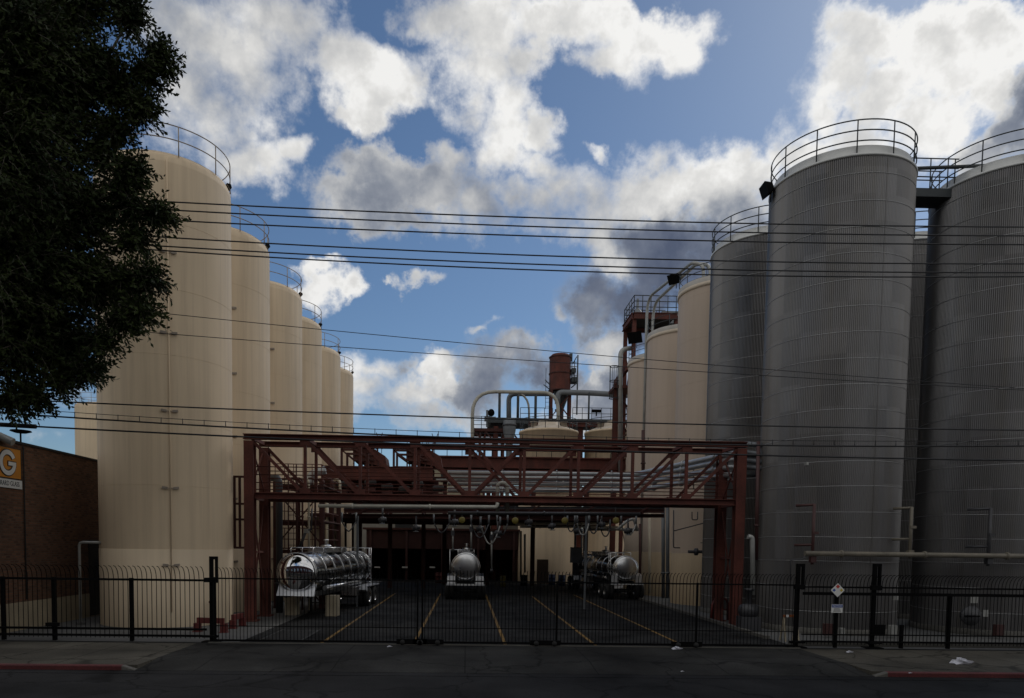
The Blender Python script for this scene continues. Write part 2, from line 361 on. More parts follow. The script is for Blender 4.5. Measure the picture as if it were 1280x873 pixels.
# ------------------------------------------------------------------ sky and light
SUN_AZ, SUN_EL = R(34), R(36)          # azimuth from +Y towards +X
SKY_STRENGTH, CLOUD_STRENGTH = .066, 1.0
def world():
    w = bpy.data.worlds.new('World'); S.world = w; w.use_nodes = True
    nt = w.node_tree; N = nt.nodes; L = nt.links; N.clear()
    out = N.new('ShaderNodeOutputWorld')
    sky = N.new('ShaderNodeTexSky'); sky.sky_type = 'NISHITA'; sky.sun_disc = False
    sky.sun_elevation = SUN_EL; sky.sun_rotation = SUN_AZ; sky.air_density = 1.0; sky.dust_density = .3; sky.ozone_density = 2.5
    bg1 = N.new('ShaderNodeBackground'); bg1.inputs[1].default_value = SKY_STRENGTH
    tint = N.new('ShaderNodeMix'); tint.data_type = 'RGBA'; tint.blend_type = 'MULTIPLY'; tint.inputs[0].default_value = 1
    tint.inputs[7].default_value = (.78, .90, 1.0, 1); L.new(sky.outputs[0], tint.inputs[6]); L.new(tint.outputs[2], bg1.inputs[0])
    bg2 = N.new('ShaderNodeBackground'); bg2.inputs[1].default_value = CLOUD_STRENGTH
    mixs = N.new('ShaderNodeMixShader'); L.new(bg1.outputs[0], mixs.inputs[1]); L.new(bg2.outputs[0], mixs.inputs[2]); L.new(mixs.outputs[0], out.inputs[0])
    tc = N.new('ShaderNodeTexCoord'); D = tc.outputs['Generated']
    def math_(op, a, b=None, c=None, clamp=False):
        n = N.new('ShaderNodeMath'); n.operation = op; n.use_clamp = clamp
        for i, x in enumerate((a, b, c)):
            if x is None: continue
            if isinstance(x, (int, float)): n.inputs[i].default_value = x
            else: L.new(x, n.inputs[i])
        return n.outputs[0]
    def noise(vec, scale, detail, rough=.55, col=False, dist=0):
        n = N.new('ShaderNodeTexNoise'); n.inputs['Scale'].default_value = scale; n.inputs['Detail'].default_value = detail
        n.inputs['Roughness'].default_value = rough; n.inputs['Distortion'].default_value = dist
        L.new(vec, n.inputs['Vector']); return n.outputs['Color' if col else 'Fac']
    def smooth(x, a, b, lo=0, hi=1):
        n = N.new('ShaderNodeMapRange'); n.interpolation_type = 'SMOOTHSTEP'
        for i, v in enumerate((a, b, lo, hi)): n.inputs[i+1].default_value = v
        L.new(x, n.inputs[0]); return n.outputs[0]
    sp = N.new('ShaderNodeSeparateXYZ'); L.new(D, sp.inputs[0])
    dy = math_('MAXIMUM', sp.outputs[1], .02)
    u = math_('DIVIDE', sp.outputs[0], dy); v = math_('DIVIDE', sp.outputs[2], dy)
    cb = N.new('ShaderNodeCombineXYZ'); L.new(u, cb.inputs[0]); L.new(v, cb.inputs[1])
    # ragged edges: warp by two octaves of noise on the direction
    def warp(src, scale, amt, det):
        n = N.new('ShaderNodeVectorMath'); n.operation = 'MULTIPLY_ADD'
        L.new(noise(D, scale, det, .6, True), n.inputs[0]); n.inputs[1].default_value = (amt, amt, 0); L.new(src, n.inputs[2])
        k = N.new('ShaderNodeVectorMath'); k.operation = 'SUBTRACT'; L.new(n.outputs[0], k.inputs[0]); k.inputs[1].default_value = (amt/2, amt/2, 0)
        return k.outputs[0]
    uv = warp(warp(cb.outputs[0], 5, .13, 3), 20, .075, 5)
    def field(blobs):
        def dist(b, uv):
            px, py, rx, ry = b[:4]; rot = b[6] if len(b) > 6 else 0
            d = direction(px, py); U, W = d.x/d.y, d.z/d.y
            mp = N.new('ShaderNodeMapping'); mp.vector_type = 'TEXTURE'
            mp.inputs['Location'].default_value = (U, W, 0); mp.inputs['Rotation'].default_value = (0, 0, R(rot)); mp.inputs['Scale'].default_value = (rx/F, ry/F, 1)
            L.new(uv, mp.inputs['Vector'])
            le = N.new('ShaderNodeVectorMath'); le.operation = 'LENGTH'; L.new(mp.outputs[0], le.inputs[0]); return le.outputs['Value']
        acc = num = den = None; uvk = uv
        for ib, b in enumerate(blobs):
            amp = b[5] if len(b) > 5 else 1.0
            if ib and ib % 12 == 0:      # makes each dozen wait for the last one: the shader stack is small
                n = N.new('ShaderNodeVectorMath'); n.operation = 'MULTIPLY_ADD'
                L.new(math_('ADD', den, math_('ADD', num, acc)), n.inputs[0]); n.inputs[1].default_value = (1e-9, 1e-9, 0); L.new(uv, n.inputs[2]); uvk = n.outputs[0]
            l = dist(b, uvk)
            v = math_('MULTIPLY_ADD', l, -amp, amp)
            acc = v if acc is None else math_('SMOOTH_MAX', acc, v, .10)
            w = math_('DIVIDE', amp, math_('ADD', math_('POWER', l, 4.0), .04))
            num = math_('MULTIPLY', w, b[4]) if num is None else math_('MULTIPLY_ADD', w, b[4], num)
            den = w if den is None else math_('ADD', den, w)
        return acc, math_('DIVIDE', num, den)
    blobs = [  # photo pixel centre, radii, brightness 0..1, amplitude, rotation
        (300,60,108,98,.80),(350,15,105,62,.76),(265,150,80,78,.9),(300,200,78,56,.86),(250,100,56,66,.72),(220,35,56,66,.7,.5),(355,185,46,34,.84),
        (435,60,56,52,.72),(470,110,84,70,.92),(450,150,56,34,.92),(525,110,46,50,.72,.5),
        (560,20,56,46,.76),(620,40,88,68,.9),(610,100,88,62,.93),(600,140,56,46,.9),(650,140,60,62,.95),(640,192,66,60,.9),(690,160,32,44,.86),(720,22,110,52,.9),(660,80,46,46,.86),(790,42,95,52,.92),(850,50,58,46,.96),(770,70,56,26,.9),(880,60,36,29,.92),
        (450,218,66,40,.55),(480,250,98,52,.44),(560,250,98,54,.44),(570,215,56,30,.6),(430,268,46,30,.5,.6),(620,272,66,42,.52),(500,292,98,22,.42,.6),
        (690,215,56,36,.86),(720,238,66,42,.9),(680,258,66,42,.72),(760,255,88,52,.84),(820,238,78,56,.9),(880,225,78,52,.93),(850,195,58,30,.92,.8,-15),(930,215,66,48,.93),(965,195,40,36,.96),(900,258,66,42,.7),(758,183,24,11,.8,.7,-40),(700,290,66,30,.68,.7),(765,300,46,42,.8),(772,328,34,26,.96),
        (850,300,78,48,.16),(905,290,66,54,.24),(840,335,112,74,.08,1.15),(785,378,95,60,.07,1.1),(890,310,80,60,.14),(738,396,50,34,.2),(800,412,56,30,.14),(718,385,28,28,.38,.7),(714,405,27,19,.74),(760,428,36,24,.55),
        (1085,60,90,70,.97),(1050,110,68,70,.95),(1028,160,52,48,.93),(1110,130,90,70,.97),(1180,60,112,92,.93),(1230,35,80,70,.9),(1170,150,80,60,.95),(1230,110,66,60,.9),(1000,197,68,42,.92),(1090,190,70,50,.9),(1282,120,40,58,.16),(1262,165,36,46,.28),(1230,188,56,26,.42),
        (395,372,54,32,.92),(425,376,34,29,.86),(385,347,29,19,.96),
        (470,475,56,37,.93),(455,500,50,38,.8),(500,505,68,33,.88),(540,475,34,22,.84),(495,473,24,17,.36),(560,490,28,34,.92),(620,472,80,52,.36),(592,500,62,36,.28),(650,455,52,33,.36),(640,443,32,18,.62),(682,472,52,46,.28),(560,525,88,22,.62,.8),(622,530,80,24,.55,.8),(480,525,56,15,.7,.6),
        (740,482,35,40,.4),(745,462,21,17,.88),(770,472,46,52,.28),(780,510,56,42,.32),(714,520,29,30,.88),(735,500,26,30,.6),(760,440,35,30,.76),(782,452,30,24,.7),
        (600,419,32,13,.88,.85,8),(540,352,32,9,.75,.6,22),(490,366,14,7,.7,.4),(508,365,12,10,.7,.3),(50,540,40,16,.75,.4),(520,205,12,6,.7,.35),(60,480,60,30,.75,.35),(300,250,30,14,.7,.3),
    ]
    front = smooth(sp.outputs[1], .12, .35)
    fbm = noise(D, 8, 7, .66); fbm2 = noise(D, 30, 4, .7)
    def billow(scale, det):
        n = N.new('ShaderNodeTexVoronoi'); n.feature = 'F1'; n.inputs['Scale'].default_value = scale; n.inputs['Detail'].default_value = det
        n.inputs['Roughness'].default_value = .55; n.inputs['Lacunarity'].default_value = 2.1; n.normalize = True
        wv = N.new('ShaderNodeVectorMath'); wv.operation = 'MULTIPLY_ADD'; L.new(noise(D, 12, 3, .5, True), wv.inputs[0]); wv.inputs[1].default_value = (.05,.05,.05); L.new(D, wv.inputs[2])
        L.new(wv.outputs[0], n.inputs['Vector']); return n.outputs['Distance']
    bil = math_('SUBTRACT', .30, billow(15, 3.0))
    tex0 = math_('ADD', math_('MULTIPLY', math_('SUBTRACT', fbm, .5), 1.25), math_('MULTIPLY', math_('SUBTRACT', fbm2, .5), .85))
    tex = math_('ADD', math_('MULTIPLY', tex0, 1.05), math_('MULTIPLY', bil, 1.0))
    dens, val = field(blobs)
    dfld = math_('ADD', dens, tex)
    soft = N.new('ShaderNodeMapRange'); soft.interpolation_type = 'SMOOTHSTEP'; soft.inputs[1].default_value = .03
    L.new(smooth(noise(D, 4.5, 3, .5), .35, .65, .42, 1.15), soft.inputs[2]); L.new(dfld, soft.inputs[0])
    a_front = soft.outputs[0]
    # the rest of the sky dome: scattered cumulus
    far = noise(D, 2.3, 4, .6)
    a_back = smooth(far, .36, .48)
    alpha = math_('ADD', math_('MULTIPLY', a_front, front), math_('MULTIPLY', a_back, math_('SUBTRACT', 1.0, front)), clamp=True)
    up_only = smooth(sp.outputs[2], -.02, .05)
    alpha = math_('MULTIPLY', alpha, up_only)
    L.new(alpha, mixs.inputs[0])
    # cloud brightness: grey thick bases, silver rims where the cloud thins
    shade = noise(D, 14, 5, .6)
    rim = smooth(dfld, .15, .8, .20, 0)
    val = math_('ADD', val, rim)
    val = math_('ADD', val, math_('MULTIPLY', math_('ADD', math_('SUBTRACT', shade, .5), math_('MULTIPLY', bil, .7)), .85))
    sd = N.new('ShaderNodeVectorMath'); sd.operation = 'DOT_PRODUCT'; L.new(D, sd.inputs[0])
    sd.inputs[1].default_value = (math.sin(SUN_AZ)*math.cos(SUN_EL), math.cos(SUN_AZ)*math.cos(SUN_EL), math.sin(SUN_EL))
    val_b = math_('MULTIPLY_ADD', math_('SUBTRACT', shade, .5), .5, .80)
    vm = N.new('ShaderNodeMix'); vm.data_type = 'FLOAT'; L.new(front, vm.inputs[0]); L.new(val_b, vm.inputs[2]); L.new(val, vm.inputs[3])
    cr = N.new('ShaderNodeValToRGB'); e = cr.color_ramp.elements
    e[0].position = 0; e[0].color = (.080, .100, .155, 1); e[1].position = 1.0; e[1].color = (.86, .855, .84, 1)
    for pos, col in ((.22, (.135, .158, .215, 1)), (.45, (.25, .275, .325, 1)), (.72, (.52, .525, .53, 1)), (.9, (.71, .705, .69, 1))):
        k = e.new(pos); k.color = col
    L.new(vm.outputs[0], cr.inputs[0])
    cm = N.new('ShaderNodeMix'); cm.data_type = 'RGBA'; cm.blend_type = 'MULTIPLY'; cm.inputs[0].default_value = 1
    L.new(cr.outputs[0], cm.inputs[6]); L.new(smooth(sd.outputs['Value'], .72, 1.0, 1.0, 1.05), cm.inputs[7])
    L.new(cm.outputs[2], bg2.inputs[0])
    w.cycles.sampling_method = 'MANUAL'; w.cycles.sample_map_resolution = 1024
    sl = bpy.data.lights.new('sun', 'SUN'); sl.energy = .6; sl.angle = R(14); sl.color = (1, .95, .88)
    so = bpy.data.objects.new('sun', sl); COL.objects.link(so)
    dvec = V(-math.sin(SUN_AZ)*math.cos(SUN_EL), -math.cos(SUN_AZ)*math.cos(SUN_EL), -math.sin(SUN_EL))
    so.rotation_euler = dvec.to_track_quat('-Z', 'Y').to_euler(); so.location = (30, 60, 60)
world()
S.view_settings.view_transform = 'Standard'; S.view_settings.look = 'None'; S.view_settings.gamma = 1; S.view_settings.exposure = 0
try: S.view_settings.use_curve_mapping = False
except Exception: pass
S.cycles.max_bounces = 6; S.cycles.diffuse_bounces = 2; S.cycles.glossy_bounces = 3
S.cycles.use_denoising = True
# ------------------------------------------------------------------ ground
def slab(name, x0, x1, y0, y1, z, mat, thick=.2):
    return struct(MB().box2((x0, y0, z-thick), (x1, y1, z)).build(name, mat))
g = MB(); g.add([(-1500,-1500,-.26),(1500,-1500,-.26),(1500,1500,-.26),(-1500,1500,-.26)], [(0,1,2,3)])
struct(g.build('ground', MAT['earth']))
KERB_Y = 19.15; YARD_Y = 23.55
slab('road', -150, 150, 5.5, KERB_Y, -.13, MAT['asphalt'], .1)
slab('far_pavement', -150, 150, -60, 5.5, 0.0, MAT['sidewalk'], .2)
DX0, DX1 = -8.75, 11.15
def pavement(name, x0, x1):
    slab(name, x0, x1, KERB_Y+.16, YARD_Y, 0.0, MAT['sidewalk'])
pavement('sidewalk', -150, DX0); pavement('sidewalk', DX1, 150)
ap = MB()
ys = [KERB_Y, KERB_Y+.5, KERB_Y+1.5, YARD_Y]; zs = [-.115, -.09, 0, 0]
vs = []
for y, z in zip(ys, zs): vs += [(DX0+.004, y, z), (DX1-.004, y, z)]
n0 = len(vs); vs += [(x, y, -.24) for x, y, z in vs]
fs = []
for i in range(3):
    a = i*2; fs += [(a, a+1, a+3, a+2), (n0+a+2, n0+a+3, n0+a+1, n0+a), (a, a+2, n0+a+2, n0+a), (a+1, n0+a+1, n0+a+3, a+3)]
fs += [(1, 0, n0, n0+1), (6, 7, n0+7, n0+6)]
ap.add(vs, fs); struct(ap.build('driveway', MAT['apron']))
# wings of the dropped kerb
def kerb(name, x0, x1, mat, drop=None):
    m = MB(); zt = .006
    pts = [(x0, zt if drop != 'a' else -.1), (x1, zt if drop != 'b' else -.1)]
    vs = []
    for x, z in pts:
        vs += [(x, KERB_Y, -.24), (x, KERB_Y, z-.025), (x, KERB_Y+.025, z), (x, KERB_Y+.158, z), (x, KERB_Y+.158, -.24)]
    fs = [(i, i+1, i+6, i+5) for i in range(4)] + [(4,3,2,1,0), (5,6,7,8,9)]
    m.add(vs, [tuple(reversed(f)) for f in fs]); return struct(m.build(name, mat))
kerb('kerb', -150, DX0-.35, MAT['kerb_red']); kerb('kerb', DX0-.35, DX0, MAT['kerb'], 'b')
kerb('kerb', DX1+.35, 150, MAT['kerb_red']); kerb('kerb', DX1, DX1+.35, MAT['kerb'], 'a')
slab('gutter', -150, 150, KERB_Y-.45, KERB_Y-.002, -.122, MAT['asphalt'], .1)
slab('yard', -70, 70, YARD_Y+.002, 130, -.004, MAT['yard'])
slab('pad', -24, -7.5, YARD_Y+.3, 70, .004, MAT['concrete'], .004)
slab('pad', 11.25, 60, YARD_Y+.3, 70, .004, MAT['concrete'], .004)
slab('kerb', 11.05, 11.25, 26.2, 62, .11, MAT['kerb'], .115)
# yellow bay lines on the yard
ym = []
for x in (-4.77, -1.72, 1.34, 4.38, 7.42):
    m = MB(); y = YARD_Y+.4
    while y < 47:
        l = random.uniform(1.6, 3.5)
        m.add([(x-.055, y, .004), (x+.055, y, .004), (x+.055, y+l, .004), (x-.055, y+l, .004)], [(0,1,2,3)])
        y += l + (random.uniform(.02,.12) if random.random() < .4 else 0)
    struct(m.build('bay_line', MAT['yellow']))
# drain grating near the left bay
dg = MB()
for i in range(9):
    y = 24.6+i*.32; dg.box2((-6.9, y, .002), (-5.6, y+.18, .016))
dg.box2((-6.98, 24.4, .0), (-6.9, 27.5, .02)); dg.box2((-5.6, 24.4, .0), (-5.52, 27.5, .02))
tag(dg.build('drain_grate', MAT['grate']), 'iron slotted drain grate set in the yard in front of the mirrored tanker', 'drain grate')

# ------------------------------------------------------------------ silos
def railing(mb, c, r, z, levels, nposts, tr=.022, post=.025, a0=0, a1=2*PI, h=1.07):
    for lv in levels: mb.ring((c[0], c[1], z+lv), r, tr, 72, 6, a0, a1)
    full = abs(a1-a0-2*PI) < 1e-6
    for k in range(nposts if full else nposts+1):
        t = a0+(a1-a0)*k/nposts
        x, y = c[0]+r*math.cos(t), c[1]+r*math.sin(t)
        mb.tube((x, y, z-.02), (x, y, z+h), post, 6)
def floodlight(name, p, aim, parent, s=.32):
    p = Vector(p); a = Vector(aim).normalized(); u = a.cross(V(0,0,1)).normalized(); w = u.cross(a)
    m = MB(); vs = []
    for d, k in ((-.35, .6), (.35, 1.0)):
        for i, j in ((-.5,-.5),(.5,-.5),(.5,.5),(-.5,.5)): vs.append(p+a*(d*s)+u*(i*s*k*1.3)+w*(j*s*k))
    m.add(vs, [(3,2,1,0),(4,5,6,7),(0,1,5,4),(1,2,6,5),(2,3,7,6),(3,0,4,7)])
    m.bar(p-a*(.3*s), p-a*(.3*s)-V(0,0,s*1.1), .04)
    return m.build(name, MAT['black'], parent)

BRZ = [at(210, py, 27.6).z for py in (707, 610, 513, 415, 313)]
TAN_G = 'tall tan painted silos'; GREY_G = 'tall grey corrugated silos'
def tan_silo(label, x, y, r, h, nlev=(1.07, .56), npost=12, lamp=None, riser=None, door=None, paint='tan', rail_mat='rail_tan', skirt=3.0, phase=.3, rimlip=False, group=None):
    t = thing('tan_silo', label, 'silo', (x, y, 0), group)
    c = (x, y, 0)
    sh = MB(); prof = [(r, skirt)]
    if rimlip: prof += [(r, h-.05)]
    else: prof += [(r, h-.42), (r-.02, h-.25), (r-.09, h-.10), (r-.22, h)]
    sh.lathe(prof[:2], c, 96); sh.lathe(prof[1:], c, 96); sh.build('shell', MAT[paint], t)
    MB().lathe([(r+.012, 0), (r+.012, skirt-.004), (r, skirt)], c, 96).build('skirt', MAT['tan_skirt' if paint == 'tan' else 'tan_skirt_shaded'], t)
    ws = MB()
    for k in range(6): ws.ring((x, y, skirt+2.44*(k+1)), r+.001, .006, 96, 4)
    ws.build('weld_seam', MAT[paint], t)
    if rimlip:
        MB().lathe([(r, h-.28), (r+.07, h-.26), (r+.07, h-.06), (r, h-.05), (r-.1, h-.02)], c, 96).build('rim', MAT['tan_rim'], t)
        MB().lathe([(r+.05, h-.06), (r+.03, h+.22), (r-.3, h+.3), (.01, h+.75)], c, 72).build('roof', MAT['roof'], t)
    else:
        MB().lathe([(r-.21, h), (r-.9, h+.16), (.01, h+.42)], c, 72).build('roof', MAT['tan_rim'], t)
    rm = MB(); railing(rm, (x, y), r-.03, h-.12, nlev, npost, a0=phase, a1=phase+2*PI, tr=.02, post=.022, h=nlev[0])
    rm.build('railing', MAT[rail_mat], t)
    if riser is not None:
        a = riser; px, py = x+(r+.05)*math.cos(a), y+(r+.05)*math.sin(a)
        MB().tube((px, py, .6), (px, py, h-.3), .02, 6).build('riser_pipe', MAT['tan'], t)
        tx, ty = -math.sin(a), math.cos(a)
        for z in BRZ:
            bk = MB()
            for s in (-1, 1):
                q = V(px+tx*.2*s, py+ty*.2*s, z)
                bk.bar(q+V(tx*.1*s, ty*.1*s, .02), q-V(tx*.1*s, ty*.1*s, 0), .05, .09)
                bk.bar(q, V(x+(r-.02)*math.cos(a)+tx*.2*s, y+(r-.02)*math.sin(a)+ty*.2*s, z), .04)
            bk.bar(V(px+tx*.3, py+ty*.3, z), V(px-tx*.3, py-ty*.3, z), .02)
            bk.build('pipe_bracket', MAT['rail_tan'], t)
    if lamp is not None:
        a = lamp; floodlight('floodlight', (x+(r-.1)*math.cos(a), y+(r-.1)*math.sin(a), h+.05), (math.cos(a), math.sin(a), -.8), t, .24)
    if door:
        a, w, hh, z0 = door; dx, dyy = math.cos(a), math.sin(a)
        m = MB(); p = V(x+(r+.03)*dx, y+(r+.03)*dyy, z0+hh/2)
        tx, ty = -dyy, dx
        m.bar(p-V(0,0,hh/2), p+V(0,0,hh/2), w, .16) if False else m.add(
            [p+V(tx*i*w/2+dx*k, ty*i*w/2+dyy*k, j*hh/2) for k in (-.2, .06) for i, j in ((-1,-1),(1,-1),(1,1),(-1,1))],
            [(0,1,2,3),(7,6,5,4),(0,4,5,1),(1,5,6,2),(2,6,7,3),(3,7,4,0)])
        d = m.build('door', MAT['door'], t)
        f = MB(); q = p+V(dx*.07, dyy*.07, 0)
        for s in (-1, 1): f.bar(q+V(tx*s*w/2, ty*s*w/2, -hh/2), q+V(tx*s*w/2, ty*s*w/2, hh/2), .09)
        f.bar(q+V(-tx*w/2, -ty*w/2, hh/2), q+V(tx*w/2, ty*w/2, hh/2), .1)
        f.build('frame', MAT['tan_rim'], d)
    return t
facing = lambda x, y, off=0: math.atan2(-y, -x)+off
LX = -12.55
left = [(30.1, 17.78, 'widest nearest tan silo behind the fence, rising beside the tree'),
        (36.2, 17.8, 'tan silo directly behind the widest tan silo by the tree'),
        (43.2, 17.87, 'third tan silo counted along the row from the tree'),
        (49.6, 18.03, 'fourth tan silo counted along the row from the tree'),
        (56.9, 18.08, 'narrow looking tan silo, second from the far end of its row'),
        (63.3, 18.08, 'narrowest farthest tan silo at the open sky end of its row')]
for i, (y, h, lb) in enumerate(left):
    tan_silo(lb, (-12.31, -12.45, -12.43, -12.55, -12.55, -12.55)[i], y, 2.53 if i == 0 else 2.6, h, lamp=.12 if i else .2, riser=facing(LX, y, .03 if i == 0 else .25), phase=-.35+.2*i, npost=10, group=TAN_G)
tan_silo('distant tan silo showing above the brick building roof', -39.7, 80.0, 2.6, 17.85, riser=facing(-39.7, 80, .35), group=TAN_G, npost=14)
RX = 15.1
right = [(42.9, 18.3, 'tan silo standing next to the grey silos, broadest of the three', True, .48),
         (50.3, 17.8, 'tan silo between its two tan neighbours with a pipe down its edge', False, None),
         (56.2, 17.55, 'tan silo beside the red platform tower, slimmest of the three', False, None)]
for i, (y, h, lb, lamp, dr) in enumerate(right):
    tan_silo(lb, RX, y, 2.7, h, nlev=(1.1, .73, .36), npost=12, paint='tan_shaded', rail_mat='rail_dark', rimlip=True, group=TAN_G,
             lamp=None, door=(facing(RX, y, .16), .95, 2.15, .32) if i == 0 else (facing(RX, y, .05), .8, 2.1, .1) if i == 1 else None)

def grey_silo(label, x, y, r, h, phase=0.0, lamp=None):
    t = thing('corrugated_silo', label, 'silo', (x, y, 0), GREY_G)
    n = 250; k = 4
    m = MB(); vs = []; N_ = n*k
    prof = (.013, .004, -.013, .004)
    hs = [0.0, h]
    for z in hs:
        for i in range(N_):
            a = 2*PI*i/N_; rr = r+prof[i % k]
            vs.append((x+rr*math.cos(a), y+rr*math.sin(a), z))
    m.add(vs, [(i, (i+1) % N_, N_+(i+1) % N_, N_+i) for i in range(N_)], False)
    m.build('shell', MAT['alu'], t)
    s = MB(); z = .9; j = 0
    while z < h-.3:
        # the lap joints wander a little from panel to panel, like fitted sheets
        pts = []
        for i in range(72):
            a = 2*PI*i/72; pts.append((x+(r+.014)*math.cos(a), y+(r+.014)*math.sin(a), z+.012*math.sin(a*3+j)))
        s.path(pts, .0095, 5, closed=True); z += .97 + .03*math.sin(j*2.1); j += 1
    s.build('lap_joint', MAT['seam'], t); s = MB()
    for a in (phase+.4, phase+2.5, phase+4.62, phase+5.6):
        s.bar((x+(r+.014)*math.cos(a), y+(r+.014)*math.sin(a), .1), (x+(r+.014)*math.cos(a), y+(r+.014)*math.sin(a), h-.1), .02)
    s.build('panel_edge', MAT['alu'], t)
    MB().lathe([(r, h-.02), (r+.05, h-.01), (r+.05, h+.07), (r-.02, h+.08)], (x, y, 0), 96).build('rim', MAT['alu_rim'], t)
    MB().lathe([(r-.1, h+.06), (r-.12, h+.42), (r-.3, h+.47), (.01, h+.85)], (x, y, 0), 96).build('roof', MAT['alu_rim'], t)
    rm = MB(); railing(rm, (x, y), r-.02, h+.1, (1.2, .82, .44), 12, tr=.024, post=.026, a0=phase, a1=phase+2*PI, h=1.2)
    rm.build('railing', MAT['rail_dark'], t)
    MB().lathe([(r+.1, 0), (r+.1, .22), (r+.02, .24)], (x, y, 0), 72).build('base_ring', MAT['kerb'], t)
    if lamp is not None:
        a = lamp; p = V(x+(r+.28)*math.cos(a), y+(r+.28)*math.sin(a), h+.0)
        f = floodlight('floodlight', p, (math.cos(a), math.sin(a), -.35), t, .5)
    return t
grey_silo('grey corrugated silo in full view with a lamp on its railing', 15.16, 30.05, 2.69, 18.05, .25, PI*.99)
grey_silo('grey corrugated silo cut off by the photo edge', 22.1, 30.05, 2.7, 18.0, .1)
grey_silo('grey corrugated silo directly before the broadest right hand tan silo', 15.07, 37.05, 2.7, 18.2, .5)
grey_silo('grey corrugated silo peeping through the gap under the catwalk', 22.0, 37.2, 2.7, 18.1, .2)
# catwalk between the two front grey silos
t = thing('catwalk', 'steel catwalk with railings bridging the tops of two grey silos', 'catwalk', (18.5, 30, 18))
m = MB(); m.box2((17.45, 29.5, 17.62), (19.6, 30.5, 17.95)); m.build('deck', MAT['rail_dark'], t)
m = MB()
for y in (29.52, 30.48):
    for z in (18.4, 18.75, 19.12): m.tube((17.3, y, z), (19.7, y, z), .024, 6)
    for x in (17.5, 18.55, 19.55): m.tube((x, y, 17.9), (x, y, 19.12), .026, 6)
m.build('railing', MAT['rail_dark'], t)
MB().tube((17.2, 29.42, 18.62), (21.2, 28.9, 18.62), .07, 8).build('pipe', MAT['rail_dark'], t)

# ------------------------------------------------------------------ brick building with the sign
WX = -16.25
t = thing('brick_building', 'brown brick building with an orange sign along the yard edge', 'building', (-24, 33, 0))
m = MB(); m.box2((WX-16, 23.7, 1.02), (WX, 45, 6.75)); m.build('wall', MAT['brick'], t)
m = MB(); m.box2((WX-16.03, 23.67, 0), (WX+.03, 45.03, 1.018)); m.build('plinth', MAT['plaster'], t)
m = MB(); m.box2((WX-16.06, 23.64, 6.752), (WX+.06, 45.06, 6.84)); m.build('coping', MAT['dark_int'], t)
# dark service doorway at the far end
m = MB(); m.box2((WX-.2, 31.4, .05), (WX+.05, 34.4, 3.3)); m.build('service_door', MAT['dark_int'], t)
m = MB(); m.tube((WX+.05, 26.9, 1.1), (WX+.05, 26.9, 6.7), .025, 6); m.build('downpipe', MAT['dark_int'], t)
for i, (y, z, w, h) in enumerate(((32.2, 2.1, .6, .8), (33.1, 2.3, .5, .6), (32.5, 1.2, .4, .5))): m = MB(); m.box((WX+.14, y, z), (.18, w, h)); m.build('meter_box', MAT['pipe_dark'], t)
# sign
YA, YB = 25.22, 26.74; ZB, ZT = at(26, 600, 26.7).z, at(26, 562.5, 26.7).z
zc = (ZB+ZT)/2; hh = (ZT-ZB)/2
t = thing('wall_sign', 'orange wall sign with a white letter G and black outlined name strip', 'sign', (WX+.04, (YA+YB)/2, ZB))
MB().box2((WX+.004, YA, ZB), (WX+.05, YB, ZT)).build('panel', MAT['orange'], t)
m = MB(); e = .03
for a, b in (((YA, ZB), (YB, ZB)), ((YA, ZT), (YB, ZT)), ((YA, ZB), (YA, ZT)), ((YB, ZB), (YB, ZT))):
    m.bar((WX+.05, a[0], a[1]), (WX+.05, b[0], b[1]), .02, .03)
m.build('frame', MAT['ink'], t)
yc = (YA+YB)/2 - .02
def G_shape(x, ro, ri, wy, mat, name, grow=0.0, thick=.008):
    """ring open on its upper right with a bar; reader's right is +Y"""
    m = MB(); n = 56; a0, a1 = R(28)-grow*1.2, R(360)+grow*0
    o, i_ = [], []
    for k in range(n+1):
        a = a0+(a1-a0)*k/n
        o.append((yc+(ro+grow)*wy*math.cos(a), zc+(ro+grow)*math.sin(a)))
        i_.append((yc+(ri-grow)*wy*math.cos(a), zc+(ri-grow)*math.sin(a)))
    vs = [(x, p[0], p[1]) for p in o]+[(x, p[0], p[1]) for p in i_]
    m.add(vs, [(k, k+1, n+2+k, n+1+k) for k in range(n)])
    vs = [(x+thick, p[0], p[1]) for p in o]+[(x+thick, p[0], p[1]) for p in i_]
    m.add(vs, [(k, k+1, n+2+k, n+1+k) for k in range(n)])
    bh = (ro-ri)*.42+grow
    m.box2((x-.001, yc+ro*wy*.06-grow, zc-bh-.02), (x+thick+.0015, yc+ro*wy+grow, zc+bh*.9-.02))
    return m.build(name, mat, t)
G_shape(WX+.054, hh*.83, hh*.53, 1.02, MAT['ink'], 'letter_outline', .035)
G_shape(WX+.066, hh*.83, hh*.53, 1.02, MAT['sign_white'], 'letter')
sz = .30
MB().box2((WX+.004, YA-.02, ZB-.04-sz), (WX+.05, YB+.04, ZB-.035)).build('name_strip', MAT['sign_white'], t)
text('GIRARD GLASS', .235, (WX+.052, (YA+YB)/2+.01, ZB-.04-sz/2), (0,1,0), (0,0,1), 'lettering', MAT['ink'], t, sx=.80)
